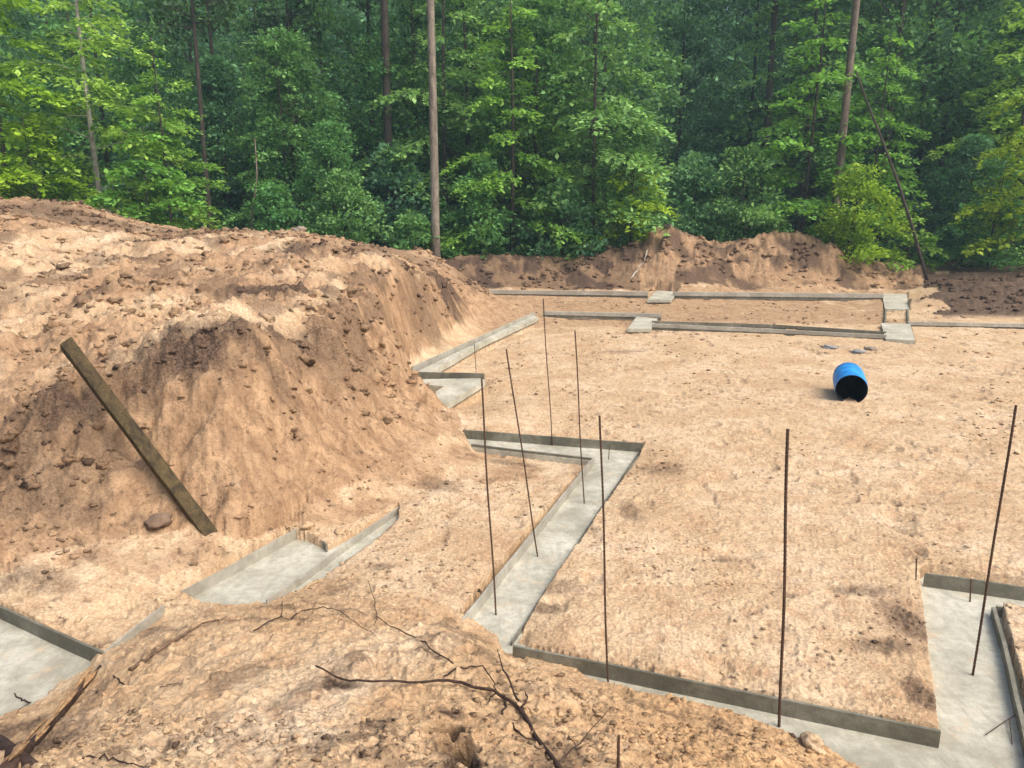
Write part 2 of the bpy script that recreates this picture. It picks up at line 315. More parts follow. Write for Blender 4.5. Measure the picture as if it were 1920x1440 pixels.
# concrete footings: outline in plan (through the picture of the pour), its level
def pl(pts, z=Z0): return [atz(x, y, z) for x, y in pts]
S = {}
S['corner'] = pl([(868, 818), (1204, 842), (1192, 862), (957, 1208), (960, 1260), (820, 1200), (866, 1168), (1112, 863), (884, 836)])
S['front'] = pl([(905, 1195), (958, 1209), (1090, 1247), (1300, 1293), (1768, 1398), (1728, 1092), (1738, 1082), (1920, 1108), (2100, 1134), (2100, 1180), (1920, 1152), (1867, 1144), (1878, 1190), (1906, 1300), (1940, 1440), (1980, 1600), (1500, 1600), (1400, 1440), (1200, 1370), (1000, 1290)], -.124)
S['middle'] = pl([(352, 1110), (540, 1010), (576, 1018), (614, 1038), (745, 962), (742, 985), (690, 1035), (610, 1085), (560, 1130), (480, 1170), (300, 1170)])
S['link'] = pl([(196, 1226), (310, 1143), (345, 1150), (250, 1240), (200, 1260)], -.122)
S['left'] = pl([(-300, 1010), (0, 1155), (186, 1234), (210, 1260), (60, 1370), (-100, 1460), (-500, 1500)], -.125)
S['nook'] = pl([(772, 703), (1000, 592), (1007, 595), (902, 642), (797, 702)], 0.07)
S['nook2'] = pl([(776, 712), (900, 710), (905, 713), (836, 755), (786, 757), (838, 724), (780, 718)], 0.066)
S['pad_a'] = pl([(1232, 545), (1268, 547), (1256, 562), (1216, 562)], 0.07)
S['pad_b'] = pl([(1196, 594), (1230, 597), (1216, 616), (1180, 616)], 0.07)
S['pad_c'] = pl([(1656, 551), (1698, 551), (1702, 579), (1662, 579)], 0.07)
S['pad_d'] = pl([(1655, 606), (1703, 607), (1712, 638), (1664, 635)], 0.07)

def grow(P, e):
    c = np.array([p[:2] for p in P]); a = 0
    for i in range(len(c)): a += c[i - 1][0] * c[i][1] - c[i][0] * c[i - 1][1]
    s = 1 if a > 0 else -1; out = []
    for i in range(len(c)):
        p, q, r = c[i - 1], c[i], c[(i + 1) % len(c)]
        n1 = np.array([(q - p)[1], -(q - p)[0]]); n1 /= np.linalg.norm(n1) + 1e-9
        n2 = np.array([(r - q)[1], -(r - q)[0]]); n2 /= np.linalg.norm(n2) + 1e-9
        n = n1 + n2; n /= np.linalg.norm(n) + 1e-9; out.append(q + s * e * n / max(0.5, n @ n1))
    return [tuple(o) for o in out]

# dark topsoil blotches, with shade painted into the near hollows: (px, py, half width m, half depth m, strength)
BL = [(480, 555, .9, .35, 1), (560, 548, .8, .35, 1), (545, 478, .9, .6, .9), (575, 470, .7, .5, 1), (730, 485, 1.3, .8, .7), (240, 492, 1.0, .5, .8), (200, 500, .8, .4, .5), (80, 400, 2.2, 1.5, .7), (160, 412, 1.8, 1.2, .7),
      (290, 690, .5, .5, .8), (360, 665, .6, .5, 1), (430, 640, .5, .3, .9), (400, 690, .4, .35, .7), (540, 635, .6, .35, .8), (600, 640, .5, .3, .7), (250, 730, .5, .4, .6), (120, 790, .6, .4, .8), (60, 800, .5, .3, .7), (180, 870, .5, .6, .5), (60, 930, .8, .5, .6),
      (30, 860, .7, .4, .6), (130, 960, .6, .4, .5), (830, 545, .6, .5, 1), (845, 545, .5, .7, .9), (780, 550, .5, .9, .5), (760, 590, .4, .8, .4), (810, 620, .4, .8, .5), (60, 1080, .35, .15, .6), (100, 1100, .25, .12, .5),
      (640, 1275, .14, .14, 1), (790, 1215, .10, .07, .9), (715, 1350, .13, .10, .8), (835, 1365, .12, .08, 1.3), (855, 1395, .12, .14, 1.3), (868, 1430, .11, .16, 1.3), (840, 1340, .09, .05, 1), (1040, 1435, .16, .08, .7), (480, 1160, .35, .12, .55), (60, 1400, .30, .22, .9), (20, 1370, .3, .2, .8), (110, 1380, .2, .2, .7), (190, 1290, .12, .2, .6),
      (1700, 1160, .22, .35, .75), (1660, 1210, .30, .12, .7), (1725, 1300, .12, .22, .8), (1620, 1110, .3, .12, .6), (1240, 880, .3, .3, .5), (1180, 960, .15, .4, .6), (1020, 1140, .25, .10, .7), (1050, 1100, .2, .15, .5), (1480, 1120, .12, .08, .6), (960, 870, .4, .2, .6), (830, 910, .3, .3, .5), (720, 1060, .15, .1, .6), (1355, 1045, .12, .1, .6), (1175, 660, .7, .25, .5), (1340, 600, 1.0, .3, .3), (1560, 650, .5, .3, .3)]
BLW = [(hit(a, b), c, d, e) for a, b, c, d, e in BL]

def marks(x, y, cell, prob, a, c, seed):
    """scattered heel marks and scuffs: a dent with a pushed-up rim; returns height and dent mask"""
    h = np.zeros(x.shape); m = np.zeros(x.shape); ix, iy = np.floor(x / cell), np.floor(y / cell)
    for i in (-1, 0, 1):
        for j in (-1, 0, 1):
            cx, cyy = ix + i, iy + j; on = h2(cx, cyy, seed) < prob; th = h2(cx, cyy, seed + 1) * 6.283; sc = .6 + .8 * h2(cx, cyy, seed + 4)
            dx = x - (cx + h2(cx, cyy, seed + 2)) * cell; dy = y - (cyy + h2(cx, cyy, seed + 3)) * cell
            u = (dx * np.cos(th) + dy * np.sin(th)) / (a * sc); v = (-dx * np.sin(th) + dy * np.cos(th)) / (c * sc) + .5 * u * u
            r = np.sqrt(u * u + v * v); d = on * np.exp(-r ** 3); h += -d + on * .55 * np.exp(-((r - 1.45) / .35) ** 2) * (v > 0); m = np.maximum(m, d)
    return h, m
def terrain(x, y, pre=None):
    if pre is None: b = base_h(x, y); sl = np.hypot(base_h(x + .06, y) - b, base_h(x, y + .06) - b) / .06
    else: b, sl = pre
    cyl = sstep(36.2, 38.5, y + 1.2 * vnoise(x * .4, y * .4, 5))                      # woodland floor
    nx, ny = 0.06 * fbm(x, y, 5, 3, 77), 0.06 * fbm(x, y, 5, 3, 78)
    heap = inpoly(x + nx, y + ny, HEAP)
    wall = np.zeros(x.shape, bool)
    rbk = (x > .545 * y + .1) & (y > 23.2); back = (y > 31.3) | rbk
    bank = (~heap) & ((b > 0.16)) & (~back) & (x < 0.5)
    rough = np.clip((b - .08) / 0.5, 0, 1) * bank * (1 - .45 * sstep(17, 24, y)) + 0.9 * heap * np.clip((b - Z0) / 0.3, 0.12, 1) + 1.0 * back * np.where(rbk, .5 * sstep(23.2, 25.6, y) * sstep(0, 2.2, x - .545 * y - .1), sstep(31.3, 32.6, y))
    e = 0.004 + 0 * x
    z = b + 0.018 * fbm(x, y, 1.3, 3, 3) + rough * ((np.where(heap, .07, .30) * fbm(x, y, 0.9, 4, 21) + np.where(heap, .0, .26) * np.abs(fbm(x, y, 1.5, 5, 23)) + np.where(heap, .02, .10) * np.clip(fbm(x + nx, y + ny, 3.5, 4, 24), -.1, 1)))
    rid = 1 - 2 * np.abs(fbm(x + nx, y + ny, 3.2, 3, 31))
    z += rough * np.where(heap, .025, .075) * rid - rough * .03
    dist = np.hypot(x, y)
    cl = fbm(x, y, 9, 3, 41); cl2 = fbm(x + nx * .5, y + ny * .5, 22, 3, 51)
    z += (0.014 + .030 * rough) * np.clip(cl, -.2, 1) + (0.012 + 0.014 * rough) * np.clip(cl2 - .02, 0, 1) * 1.6
    # streaks washed down the cut face
    face = bank * sstep(.42, .75, sl + .25 * fbm(x, y, 2.0, 3, 62))
    lipd = np.min(np.stack([np.hypot(x - p[0], y - p[1]) for p in LIPW]), 0); lipn = bank * (1 - sstep(.15, .8, lipd + .5 * fbm(x, y, 2.5, 3, 64)))
    z += face * .10 * np.abs(fbm(x, y, 2.6, 3, 63)) - lipn * .06 * sstep(-.1, .2, fbm(x, y, 4, 3, 65))
    z += face * 0.05 * fbm(x * 3.0 + y * .6, y * .5, 2.0, 3, 61)
    near = (y < 34) & (cyl < .5); k1, m1 = marks(x, y, .42, .55, .12, .045, 301); k2, m2 = marks(x + nx, y, .17, .6, .042, .02, 311); k3, m3 = marks(x, y + nx, .075, .6, .02, .011, 321)
    damp = sstep(-.02, .28, fbm(x, y, .7, 4, 331)); ff = 1 - .6 * face
    z += near * ff * (.026 * k1 * damp + .014 * k2 * (.4 + .6 * damp) + .007 * k3 * (y < 12))
    for (ax, ay), (bx, by) in TRK:
        L = math.hypot(bx - ax, by - ay); ux, uy = (bx - ax) / L, (by - ay) / L; u = (x - ax) * ux + (y - ay) * uy; v = (x - ax) * -uy + (y - ay) * ux + .25 * np.sin(u * .5)
        on = sstep(0, .6, u) * sstep(0, .6, L - u) * (1 - sstep(.17, .22, np.abs(v))) * ~heap * ~bank * sstep(-.25, .1, fbm(x, y, .6, 2, 341)); z += on * (-.018 + .012 * (np.abs(((u * 5.5 + np.abs(v) * 1.2) % 1) - .5) * 2))
    # scattered scoops and heel marks in the pad
    pit = sstep(.28, .42, vnoise(x * 2.6 + 3 * nx, y * 2.2, 71)); z -= (~bank) * 0.035 * pit * (1 - cyl)
    z += np.where(back, (0.30 * fbm(x, y, 1.2, 5, 81) + .22 * np.abs(fbm(x, y, 2.0, 4, 83))) * (1 - cyl) * np.where(rbk, .3 * sstep(23.4, 26.5, y) * sstep(.1, 2.6, x - .545 * y), sstep(31.3, 32.8, y) * (.4 + .6 * sstep(4.6, 6.5, x))), 0)
    # edges slope into trenches and pour
    cutn = np.zeros(x.shape)
    jit = .02 * np.clip(fbm(x, y, 9, 2, 45), -1, .2)
    for k, P in S.items():
        for gr, up_ in ((.42, .26), (.33, .21), (.25, .165), (.18, .13), (.11, .11)): z = np.where(inpoly(x + nx, y + ny, grow(P, gr)) & ~heap & ((b < .2) | (gr < .12)), np.minimum(z, P[0][2] + up_ + jit), z)
        e = 0.03 if not k.startswith('pad') else 0.06
        ins = inpoly(x + nx * .1, y + ny * .1, grow(P, e)) & ~heap
        z = np.where(ins, P[0][2] - 0.16, z); wall |= ins
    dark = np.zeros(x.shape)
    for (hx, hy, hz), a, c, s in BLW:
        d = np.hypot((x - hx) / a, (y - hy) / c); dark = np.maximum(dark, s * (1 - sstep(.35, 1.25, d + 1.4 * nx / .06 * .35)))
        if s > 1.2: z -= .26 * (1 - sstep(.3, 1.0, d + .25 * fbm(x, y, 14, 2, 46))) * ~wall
    dark = np.maximum(dark, near * np.clip(.42 * m1 * damp + .40 * m2 * (.4 + .6 * damp) + .30 * m3, 0, .6))  # dents of the marks coloured darker than the sand around them
    dark = np.maximum(dark, lipn * .6 * sstep(-.12, .2, fbm(x, y, 3, 4, 66)))  # lip darkened for the topsoil overhang and, painted in, the shade under it
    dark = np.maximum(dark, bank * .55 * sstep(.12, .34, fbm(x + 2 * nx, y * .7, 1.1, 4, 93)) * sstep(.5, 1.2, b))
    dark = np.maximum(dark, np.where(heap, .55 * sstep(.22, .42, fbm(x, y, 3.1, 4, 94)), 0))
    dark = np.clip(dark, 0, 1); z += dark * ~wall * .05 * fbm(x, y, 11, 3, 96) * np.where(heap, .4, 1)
    gap = back & ~rbk & (y < 36.5); rb = (x + 1.5 * fbm(x, y, .8, 3, 98) > .545 * y + .5) & rbk
    dark = np.maximum(dark, np.where(gap & (y < 37), sstep(-.1, .3, fbm(x, y, 1.4, 4, 91)) * .75 + .15 + .5 * (x < 5.4), 0))
    dark = np.maximum(dark, np.where(rb, 1.0 * sstep(23.3, 24.2, y), 0)); dark = np.maximum(dark, .95 * cyl)
    dark = np.maximum(dark, np.where(bank & (y > 22), .5 * sstep(0, .3, fbm(x, y, .6, 3, 95)), 0))
    cut = np.clip(face * 1.0 + 1.0 * gap + .95 * (bank * sstep(-.3, .15, fbm(x, y, .7, 2, 97))), 0, 1)
    cut = np.maximum(cut, np.where((y > 22.5) & (y < 31) & (x < 12), .7, 0))
    sft = .12 * fbm(x, y, 1.5, 3, 601)
    for P, k in BROWN: cut = np.maximum(cut, np.where(inpoly(x + sft, y + sft, P) & ~heap, k * sstep(-.35, .1, fbm(x, y, 2.2, 3, 602)), 0))
    gold = heap * (.45 + .5 * sstep(.3, 1.1, x)) * sstep(-.45, .1, fbm(x, y, 1.2, 2, 99)) * .9
    return z, dark, cut, gold, heap, bank, back, cyl

def build_terrain():
    nc = 1250; th = np.linspace(math.radians(-52), math.radians(52), nc)
    r = [1.3]
    while r[-1] < 140: r.append(r[-1] * (1.0042 if r[-1] < 12 else 1.0052 if r[-1] < 38 else 1.02))
    r = np.array(r); nr = len(r)
    R, T = np.meshgrid(r, th, indexing='ij'); x = R * np.sin(T); y = R * np.cos(T)
    def up(a, axis):
        n = x.shape[axis]; q = np.arange(n) / 2.0; i = np.minimum(q.astype(int), a.shape[axis] - 2); f = q - i; sh = [1, 1]; sh[axis] = n; f = f.reshape(sh)
        return np.take(a, i, axis) * (1 - f) + np.take(a, i + 1, axis) * f
    ri, ci = np.arange(0, nr + 1, 2), np.arange(0, nc + 1, 2); rc = r[np.minimum(ri, nr - 1)] * np.where(ri < nr, 1, 1.01); tcc = th[0] + ci * (th[1] - th[0])
    Rc, Tc = np.meshgrid(rc, tcc, indexing='ij'); xc, yc = Rc * np.sin(Tc), Rc * np.cos(Tc); bc = base_h(xc, yc)
    slc = np.hypot(base_h(xc + .06, yc) - bc, base_h(xc, yc + .06) - bc) / .06
    z, dark, cut, gold, heap, bank, back, cyl = terrain(x, y, (up(up(bc, 0), 1), up(up(slc, 0), 1)))
    idx = np.arange(nr * nc).reshape(nr, nc)
    q = np.stack([idx[:-1, :-1], idx[:-1, 1:], idx[1:, 1:], idx[1:, :-1]], -1).reshape(-1, 4)[:, ::-1]
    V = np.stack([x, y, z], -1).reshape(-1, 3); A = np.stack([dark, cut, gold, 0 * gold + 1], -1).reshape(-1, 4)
    H, B, K, X, Y, CY = (a.reshape(-1)[q[:, 0]] for a in (heap, bank, back, x, y, cyl))
    fl = (CY > .5) | (Y > 38)
    reg = np.zeros(len(q), int); reg[B] = 1; reg[H] = 2
    reg[K & ~fl & (X > 5.4) & (X < 16.2) & (Y > 31.3)] = 3; reg[K & ~fl & (X <= 5.4)] = 4; reg[K & ~fl & (reg != 3) & (X >= 11)] = 5
    reg[B & ~fl & (Y < 33)] = 1
    info = {0: ('ground', None, None), 1: ('earth_bank', 'high sandy bank along the left with a steep cut face and dark lip', 'earth bank'),
            2: ('sand_heap', 'near sand heap strewn with dead twigs, spilling onto the concrete footings', 'sand heap'),
            3: ('spoil_heap', 'tall brown heap of dug earth at the foot of the trees, behind the long board', 'dirt heap'),
            4: ('dirt_berm', 'low reddish brown berm of earth below the trees, left of the tall heap', 'dirt berm'),
            5: ('topsoil_berm', 'low dark purplish topsoil berm at the right edge under the trees', 'dirt berm')}
    for k, (nm, lab, cat) in info.items():
        f = q[reg == k]; u, inv = np.unique(f, return_inverse=True); f = inv.reshape(-1, 4); v = V[u]; a = A[u]
        if k == 0:                                   # coarse apron reaching far beyond
            n0 = len(v); th2 = np.linspace(0, 2 * math.pi, 97)[:-1]; rr = np.array([0.5, 30, 120, 150])
            ax = (rr[:, None] * np.sin(th2)).ravel(); ay = (rr[:, None] * np.cos(th2)).ravel()
            av = np.stack([ax, ay, np.full(ax.shape, -1.2)], -1); av[96 * 2:, 2] = 0.2; av[96 * 3:, 2] = -1
            qq = [(n0 + i * 96 + j, n0 + i * 96 + (j + 1) % 96, n0 + (i + 1) * 96 + (j + 1) % 96, n0 + (i + 1) * 96 + j) for i in range(3) for j in range(96)]
            v = np.vstack([v, av]); f = np.vstack([f, np.array(qq)]); a = np.vstack([a, np.tile([.9, 0, 0, 1], (len(av), 1))])
        me = mesh_np(nm, v, f)
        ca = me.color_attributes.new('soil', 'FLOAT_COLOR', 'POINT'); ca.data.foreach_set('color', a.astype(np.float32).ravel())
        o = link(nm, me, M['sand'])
        if k == 0: o['kind'] = 'structure'
        elif k == 1: tag(o, lab, cat, kind='structure')
        else: tag(o, lab, cat)
build_terrain()
def gz(x, y):
    return float(terrain(np.array([float(x)]), np.array([float(y)]))[0][0])

# ------------------------------------------------------------------ footings
def slab(P, depth=0.12, name='slab', parent=None, mat=None, ex=0.045):
    g = grow(P, ex); z = P[0][2]; n = len(g)
    from mathutils.geometry import tessellate_polygon
    pts = [Vector((a, b, z)) for a, b in g]; tri = tessellate_polygon([pts])
    me = bpy.data.meshes.new(name); off = parent.location
    me.from_pydata([tuple(p - off) for p in pts] + [tuple(p - off - Vector((0, 0, depth))) for p in pts], [],
                   [tuple(t) for t in tri] + [(i, (i + 1) % n, n + (i + 1) % n, n + i) for i in range(n)])
    me.update(); import bmesh
    bm = bmesh.new(); bm.from_mesh(me); bmesh.ops.recalc_face_normals(bm, faces=bm.faces); bm.to_mesh(me); bm.free()
    return link(name, me, mat or M['concrete'], parent, False)
def footing(key, label, boards, extra=(), depth=0.12):
    P = S[key]; c = P[0]
    e = empty('concrete_footing', (c[0], c[1], P[0][2]), label, 'concrete footing', 'freshly poured footings of the house')
    slab(P, depth, 'slab', e)
    for k in extra: slab(S[k], depth, 'slab', e)
    for pts, ztop, h, th, mt in boards:
        mb = MB(); w = [Vector(atz(x, y, ztop)) for x, y in pts]
        for a, b in zip(w[:-1], w[1:]): mb.board(a, b, h, th, max(1, int((b - a).length / .35)), 0.004)
        mb.build('form_board', M[mt], e)
    return e
footing('corner', 'Z-shaped concrete footing with four tall rods, in the middle of the sand pad',
        [([(868, 806), (1206, 831)], .015, .14, .03, 'slurry'), ([(884, 833), (1114, 859)], -.085, .12, .03, 'slurry'), ([(1198, 846), (959, 1204)], -.085, .10, .015, 'slurry'), ([(1114, 857), (866, 1162)], -.02, .14, .022, 'rail')])  # second board: dark strip added for the shadow line along the near slab edge
footing('front', 'long angled concrete footing in the right foreground, forking at the right edge',
        [([(962, 1211), (1140, 1244), (1450, 1307), (1764, 1371)], .0, .15, .022, 'slurry'),
         ([(1734, 1074), (1920, 1100), (2100, 1125)], .01, .14, .022, 'slurry'), ([(1864, 1138), (1884, 1210), (1921, 1366), (1945, 1470)], -.035, .14, .03, 'slurry'), ([(1868, 1136), (2000, 1156), (2100, 1172)], -.03, .14, .022, 'slurry')])
footing('middle', 'short concrete footing beneath the leaning timber, between two grey boards',
        [([(340, 1108), (440, 1056), (576, 980)], -.01, .14, .018, 'rail'), ([(500, 1124), (560, 1085), (650, 1018), (752, 948)], -.045, .12, .02, 'rail'), ([(577, 984), (612, 1022)], -.04, .10, .02, 'slurry')])
footing('left', 'wide concrete footing at the left edge, its surface smooth and pale',
        [([(-300, 1000), (0, 1136), (192, 1223)], .0, .15, .022, 'slurry')])
footing('link', 'narrow strip of concrete footing joining the left one to the short middle one',
        [([(194, 1222), (306, 1134)], .0, .13, .018, 'rail')])
footing('nook', 'narrow far concrete footing with an arrow-shaped end at the foot of the left bank',
        [([(772, 688), (1002, 585)], .16, .18, .04, 'rail'), ([(772, 697), (908, 700)], .13, .14, .05, 'slurry')], ('nook2',))
footing('pad_a', 'far pale concrete pad on the long board, nearest to the low berm', [], depth=.1)
footing('pad_b', 'small pale concrete pad at the left end of the far double rail', [], depth=.1)
footing('pad_c', 'pale concrete pad at the right end of the longest board, below the earth heap', [([(1661, 579), (1660, 606)], .07, .16, .05, 'slurry'), ([(1702, 579), (1704, 606)], .07, .16, .05, 'slurry')], depth=.1)
footing('pad_d', 'pale concrete pad at the far right corner, beyond the blue drum', [], depth=.1)
def rail(pts, z, h, th, label, mat='rail'):
    w = [Vector(atz(x, y, z)) for x, y in pts]; c = w[0]; e = empty('timber_rail', (c.x, c.y, z - h), label, 'board', 'boards on edge round the far footings')
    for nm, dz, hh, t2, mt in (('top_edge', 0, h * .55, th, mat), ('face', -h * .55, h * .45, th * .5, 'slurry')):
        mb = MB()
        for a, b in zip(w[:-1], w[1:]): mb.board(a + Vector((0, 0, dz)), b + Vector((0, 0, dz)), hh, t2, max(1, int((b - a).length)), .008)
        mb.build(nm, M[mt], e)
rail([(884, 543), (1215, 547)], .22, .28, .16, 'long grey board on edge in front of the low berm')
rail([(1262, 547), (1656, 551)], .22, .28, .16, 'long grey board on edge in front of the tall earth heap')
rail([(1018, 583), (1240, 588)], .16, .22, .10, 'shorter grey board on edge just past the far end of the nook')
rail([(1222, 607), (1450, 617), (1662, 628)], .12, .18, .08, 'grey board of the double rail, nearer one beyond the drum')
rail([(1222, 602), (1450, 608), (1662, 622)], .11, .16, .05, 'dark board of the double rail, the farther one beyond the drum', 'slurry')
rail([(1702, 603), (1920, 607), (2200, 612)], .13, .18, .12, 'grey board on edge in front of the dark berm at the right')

# ------------------------------------------------------------------ steel rods
RODS = [((902, 708), (930, 1157), 'rusty rod rising near the bottom end of the Z-shaped footing', 1), ((950, 655), (1009, 1047), 'rusty rod leaning left, halfway along the Z-shaped footing', 1),
        ((1078, 620), (1095, 947), 'rusty rod in the upper part of the Z-shaped footing, just before its corner', 1), ((1018, 560), (1036, 838), 'rusty rod in the far arm of the Z-shaped footing', 1),
        ((1125, 780), (1140, 1286), 'tall rusty rod at the left end of the long front footing', 1), ((1478, 805), (1462, 1367), 'tall thick rusty rod midway along the long front footing', 1.3),
        ((1905, 760), (1823, 1270), 'tall rusty rod leaning right, in the footing at the right edge', 1.15), ((889, 640), (893, 711), 'short rusty rod at the tip of the far arrow-shaped footing', .8),
        ((1144, 832), (1141, 864), 'stub of rod at the corner of the Z-shaped footing', .8), ((1822, 1086), (1819, 1132), 'stub of rod beside the tall leaning rod at the right edge', .9),
        ((1162, 1380), (1160, 1446), 'short rod poking out of the near sand heap', .9), ((1718, 1048), (1717, 1086), 'pale short peg by the corner of the right-hand footing', .8)]
for top, bot, lab, k in RODS:
    z = Z0 - .02 if (bot[1] > 800) else -.02
    b = Vector(atz(*bot, z))
    if bot[0] == 1160: b = Vector(hit(*bot))
    if bot[0] == 1717: b = Vector(atz(*bot, 0))
    L = {893: .35, 1141: .14, 1819: .22, 1160: .30, 1717: .18}.get(bot[0])
    # true height from the pictured top, rod taken as upright in depth
    t = Vector(aty(top[0], top[1], b.y))
    e = Vector(b); mb = MB(); r = .0069 * k; d = t - b; L0 = d.length; n = int(L0 / .03); pts, rr = [b - d.normalized() * .05], [r]
    for i in range(1, n + 1):
        c = b + d * (i / n) + Vector((.004 * math.sin(i * .11 + bot[0]), .003 * math.cos(i * .09), 0))
        pts += [c - d * (.42 / n), c - d * (.25 / n), c]; rr += [r, r * 1.22, r * 1.22]
    mb.tube(pts, rr, 7); mb.v = [v - e for v in mb.v]; o = mb.build('steel_rod', M['rust']); o.location = e
    tag(o, lab, 'steel rod', 'rebar rods standing in the footings')
# thin bent wire on the right footing
mb = MB(); pts = [atz(x, y, Z0 + zz) for x, y, zz in ((1848, 1378, .004), (1885, 1352, .03), (1925, 1328, .02), (1960, 1318, .006))]
tag(MB().tube(pts, .0035, 5).tube([atz(1892, 1348, Z0 + .03), atz(1898, 1395, Z0 + .004)], .003, 5).build('tie_wire', M['rust']), 'thin bent wire lying on the concrete in the bottom right corner', 'wire')

# ------------------------------------------------------------------ leaning timber
def timber():
    b = Vector(hit(380, 980)) ; b.y -= .02; t = Vector(aty(122, 640, b.y + .95))
    d = (t - b); L = d.length; d.normalize(); e = empty('timber_plank', b, 'long dark brown timber leaning left against the cut bank', 'timber')
    view = (Vector((0, 0, CZ)) - (b + t) / 2).normalized()
    side = d.cross(view).normalized(); up = side.cross(d).normalized()
    q = Matrix.Rotation(math.radians(14), 3, d); side, up = q @ side, q @ up
    mb = MB(); n = 12; wd, th = .076, .05; b0 = b - d * .18
    for i in range(n + 1):
        p = b0 + d * (L + .18) * i / n; s = 1 + .03 * math.sin(i * 1.7)
        for a, c in ((-1, -1), (-.9, 1), (.9, 1), (1, -1)):
            v = p + side * wd * a * s + up * th * c
            if i == n and a < 0: v -= d * .04
            mb.v.append(v)
    for i in range(n):
        for k in range(4): mb.f.append((4 * i + k, 4 * i + (k + 1) % 4, 4 * i + 4 + (k + 1) % 4, 4 * i + 4 + k))
    mb.f += [(3, 2, 1, 0), (4 * n, 4 * n + 1, 4 * n + 2, 4 * n + 3)]
    o = mb.build('beam', M['plank'], e)
    bv = o.modifiers.new('b', 'BEVEL'); bv.width = .008; bv.segments = 2
timber()

# ------------------------------------------------------------------ blue drum
def drum():
    m, t, b = newmat('blue_plastic', 0.38, 0.5)
    tc = t.nodes.new('ShaderNodeNewGeometry'); n = noise(t, tc.outputs['Position'], 9, 5)
    t.links.new(ramp(t, n, [(0.35, (0.012, 0.17, 0.50)), (0.7, (0.03, 0.30, 0.72))]), b.inputs['Base Color'])
    mi, ti, bi = newmat('painted_inner_shade', 0.6, 0.3); bi.inputs['Base Color'].default_value = (0.006, 0.006, 0.009, 1)  # near-black colour stands in for the shade inside; rim and bung share it
    R, L = .265, .98; c = Vector(atz(1594, 754, 0)); z = gz(c.x, c.y + .3) + R - .03
    e = empty('plastic_drum', (c.x, c.y, z), 'bright blue plastic drum lying on its side on the sand, open end toward the camera', 'drum')
    e.rotation_euler = (math.radians(3), 0, math.radians(-20))
    def lathe(prof, n=40):
        mb = MB()
        for y, r in prof:
            for k in range(n): a = 2 * math.pi * k / n; mb.v.append(Vector((r * math.cos(a), y, r * math.sin(a))))
        for i in range(len(prof) - 1):
            for k in range(n): mb.f.append((i * n + k, i * n + (k + 1) % n, (i + 1) * n + (k + 1) % n, (i + 1) * n + k))
        me = bpy.data.meshes.new('p'); me.from_pydata([tuple(v) for v in mb.v], [], mb.f); me.update(); return me
    sh = [(0, R), (.02, R + .006), (.05, R + .006), (.06, R), (.22, R + .002), (.235, R + .012), (.26, R + .012), (.275, R + .002), (.45, R + .002), (.465, R + .012), (.49, R + .012), (.505, R + .002), (.70, R + .002), (.715, R + .01), (.74, R + .01), (.755, R + .002), (L - .03, R), (L, R - .03), (L + .005, .02)]
    link('shell', lathe(sh), m, e); link('inner_wall', lathe([(L - .02, .01), (L - .03, R - .03), (.004, R - .012)]), mi, e)
    link('rim', lathe([(.004, R - .013), (-.012, R - .010), (-.014, R + .002), (0, R + .0005)]), mi, e)
    link('bung', lathe([(L - .06, .0), (L - .06, .04), (L - .03, .045)], 16), mi, e)
drum()

# ------------------------------------------------------------------ twigs, roots, rocks and scraps
def limb(mb, pts, r0, r1, lift=0.01, wob=.12):
    P = []
    for a, b in zip(pts[:-1], pts[1:]):
        for k in range(4): P.append((a[0] + (b[0] - a[0]) * k / 4 + random.uniform(-2, 2), a[1] + (b[1] - a[1]) * k / 4 + random.uniform(-2, 2), (a[2] if len(a) > 2 else 0) * (1 - k / 4) + (b[2] if len(b) > 2 else 0) * k / 4))
    P.append((pts[-1][0], pts[-1][1], pts[-1][2] if len(pts[-1]) > 2 else 0)); W = []
    for x, y, l in P:
        h = Vector(hit(x, y)); v = (Vector((0, 0, CZ)) - h).normalized()
        h.z = max(h.z, gz(h.x, h.y)); W.append(h + v * (lift + l))
    n = len(W); mb.tube(W, [r0 + (r1 - r0) * i / (n - 1) for i in range(n)], 6, wob)
def twig(name, label, cat, main, branches, mat='twig', group=None):
    m = MB(); limb(m, *main); c = m.v[0]; e = empty(name, (c.x, c.y, c.z), label, cat, group)
    m.build('stem', M[mat], e, True)
    for b in branches: q = MB(); limb(q, *b); q.build('twig', M[mat], e, True)
twig('dead_branch', 'dark forked dead branch lying across the near sand heap', 'dead branch',
     ([(1050, 1440), (1010, 1390), (978, 1335), (962, 1318, .02), (930, 1298, .04), (875, 1283, .03), (830, 1276, .02), (790, 1280, .02), (700, 1278, .01), (640, 1274), (592, 1249, .04)], .0125, .005),
     [([(985, 1340), (965, 1300, .03), (945, 1255, .04), (932, 1218, .03)], .008, .004), ([(830, 1268, .02), (862, 1252, .04), (905, 1250, .05), (925, 1275, .03), (930, 1298)], .006, .003),
      ([(945, 1305), (948, 1325), (938, 1342)], .008, .005), ([(978, 1325), (990, 1310), (985, 1298)], .007, .003), ([(1045, 1432), (1100, 1380, .03), (1142, 1328, .02)], .004, .0015), ([(960, 1365), (985, 1385), (1015, 1392)], .006, .003), ([(1065, 1380, .02), (1080, 1400), (1085, 1418)], .003, .0015),
      ([(930, 1300), (918, 1310), (915, 1322)], .005, .002)])
twig('dead_twig', 'thin bent dead twig sticking up between the middle and the Z-shaped footings', 'twig', ([(850, 1246), (815, 1222), (780, 1198), (740, 1178), (708, 1158), (702, 1125, .08), (690, 1088, .12)], .005, .003), [([(708, 1158), (700, 1172)], .003, .002)])
twig('dead_twig', 'thin twig on the sand in front of the short middle footing', 'twig', ([(545, 1160), (565, 1146), (600, 1138), (632, 1142), (665, 1165), (705, 1192)], .005, .002), [])
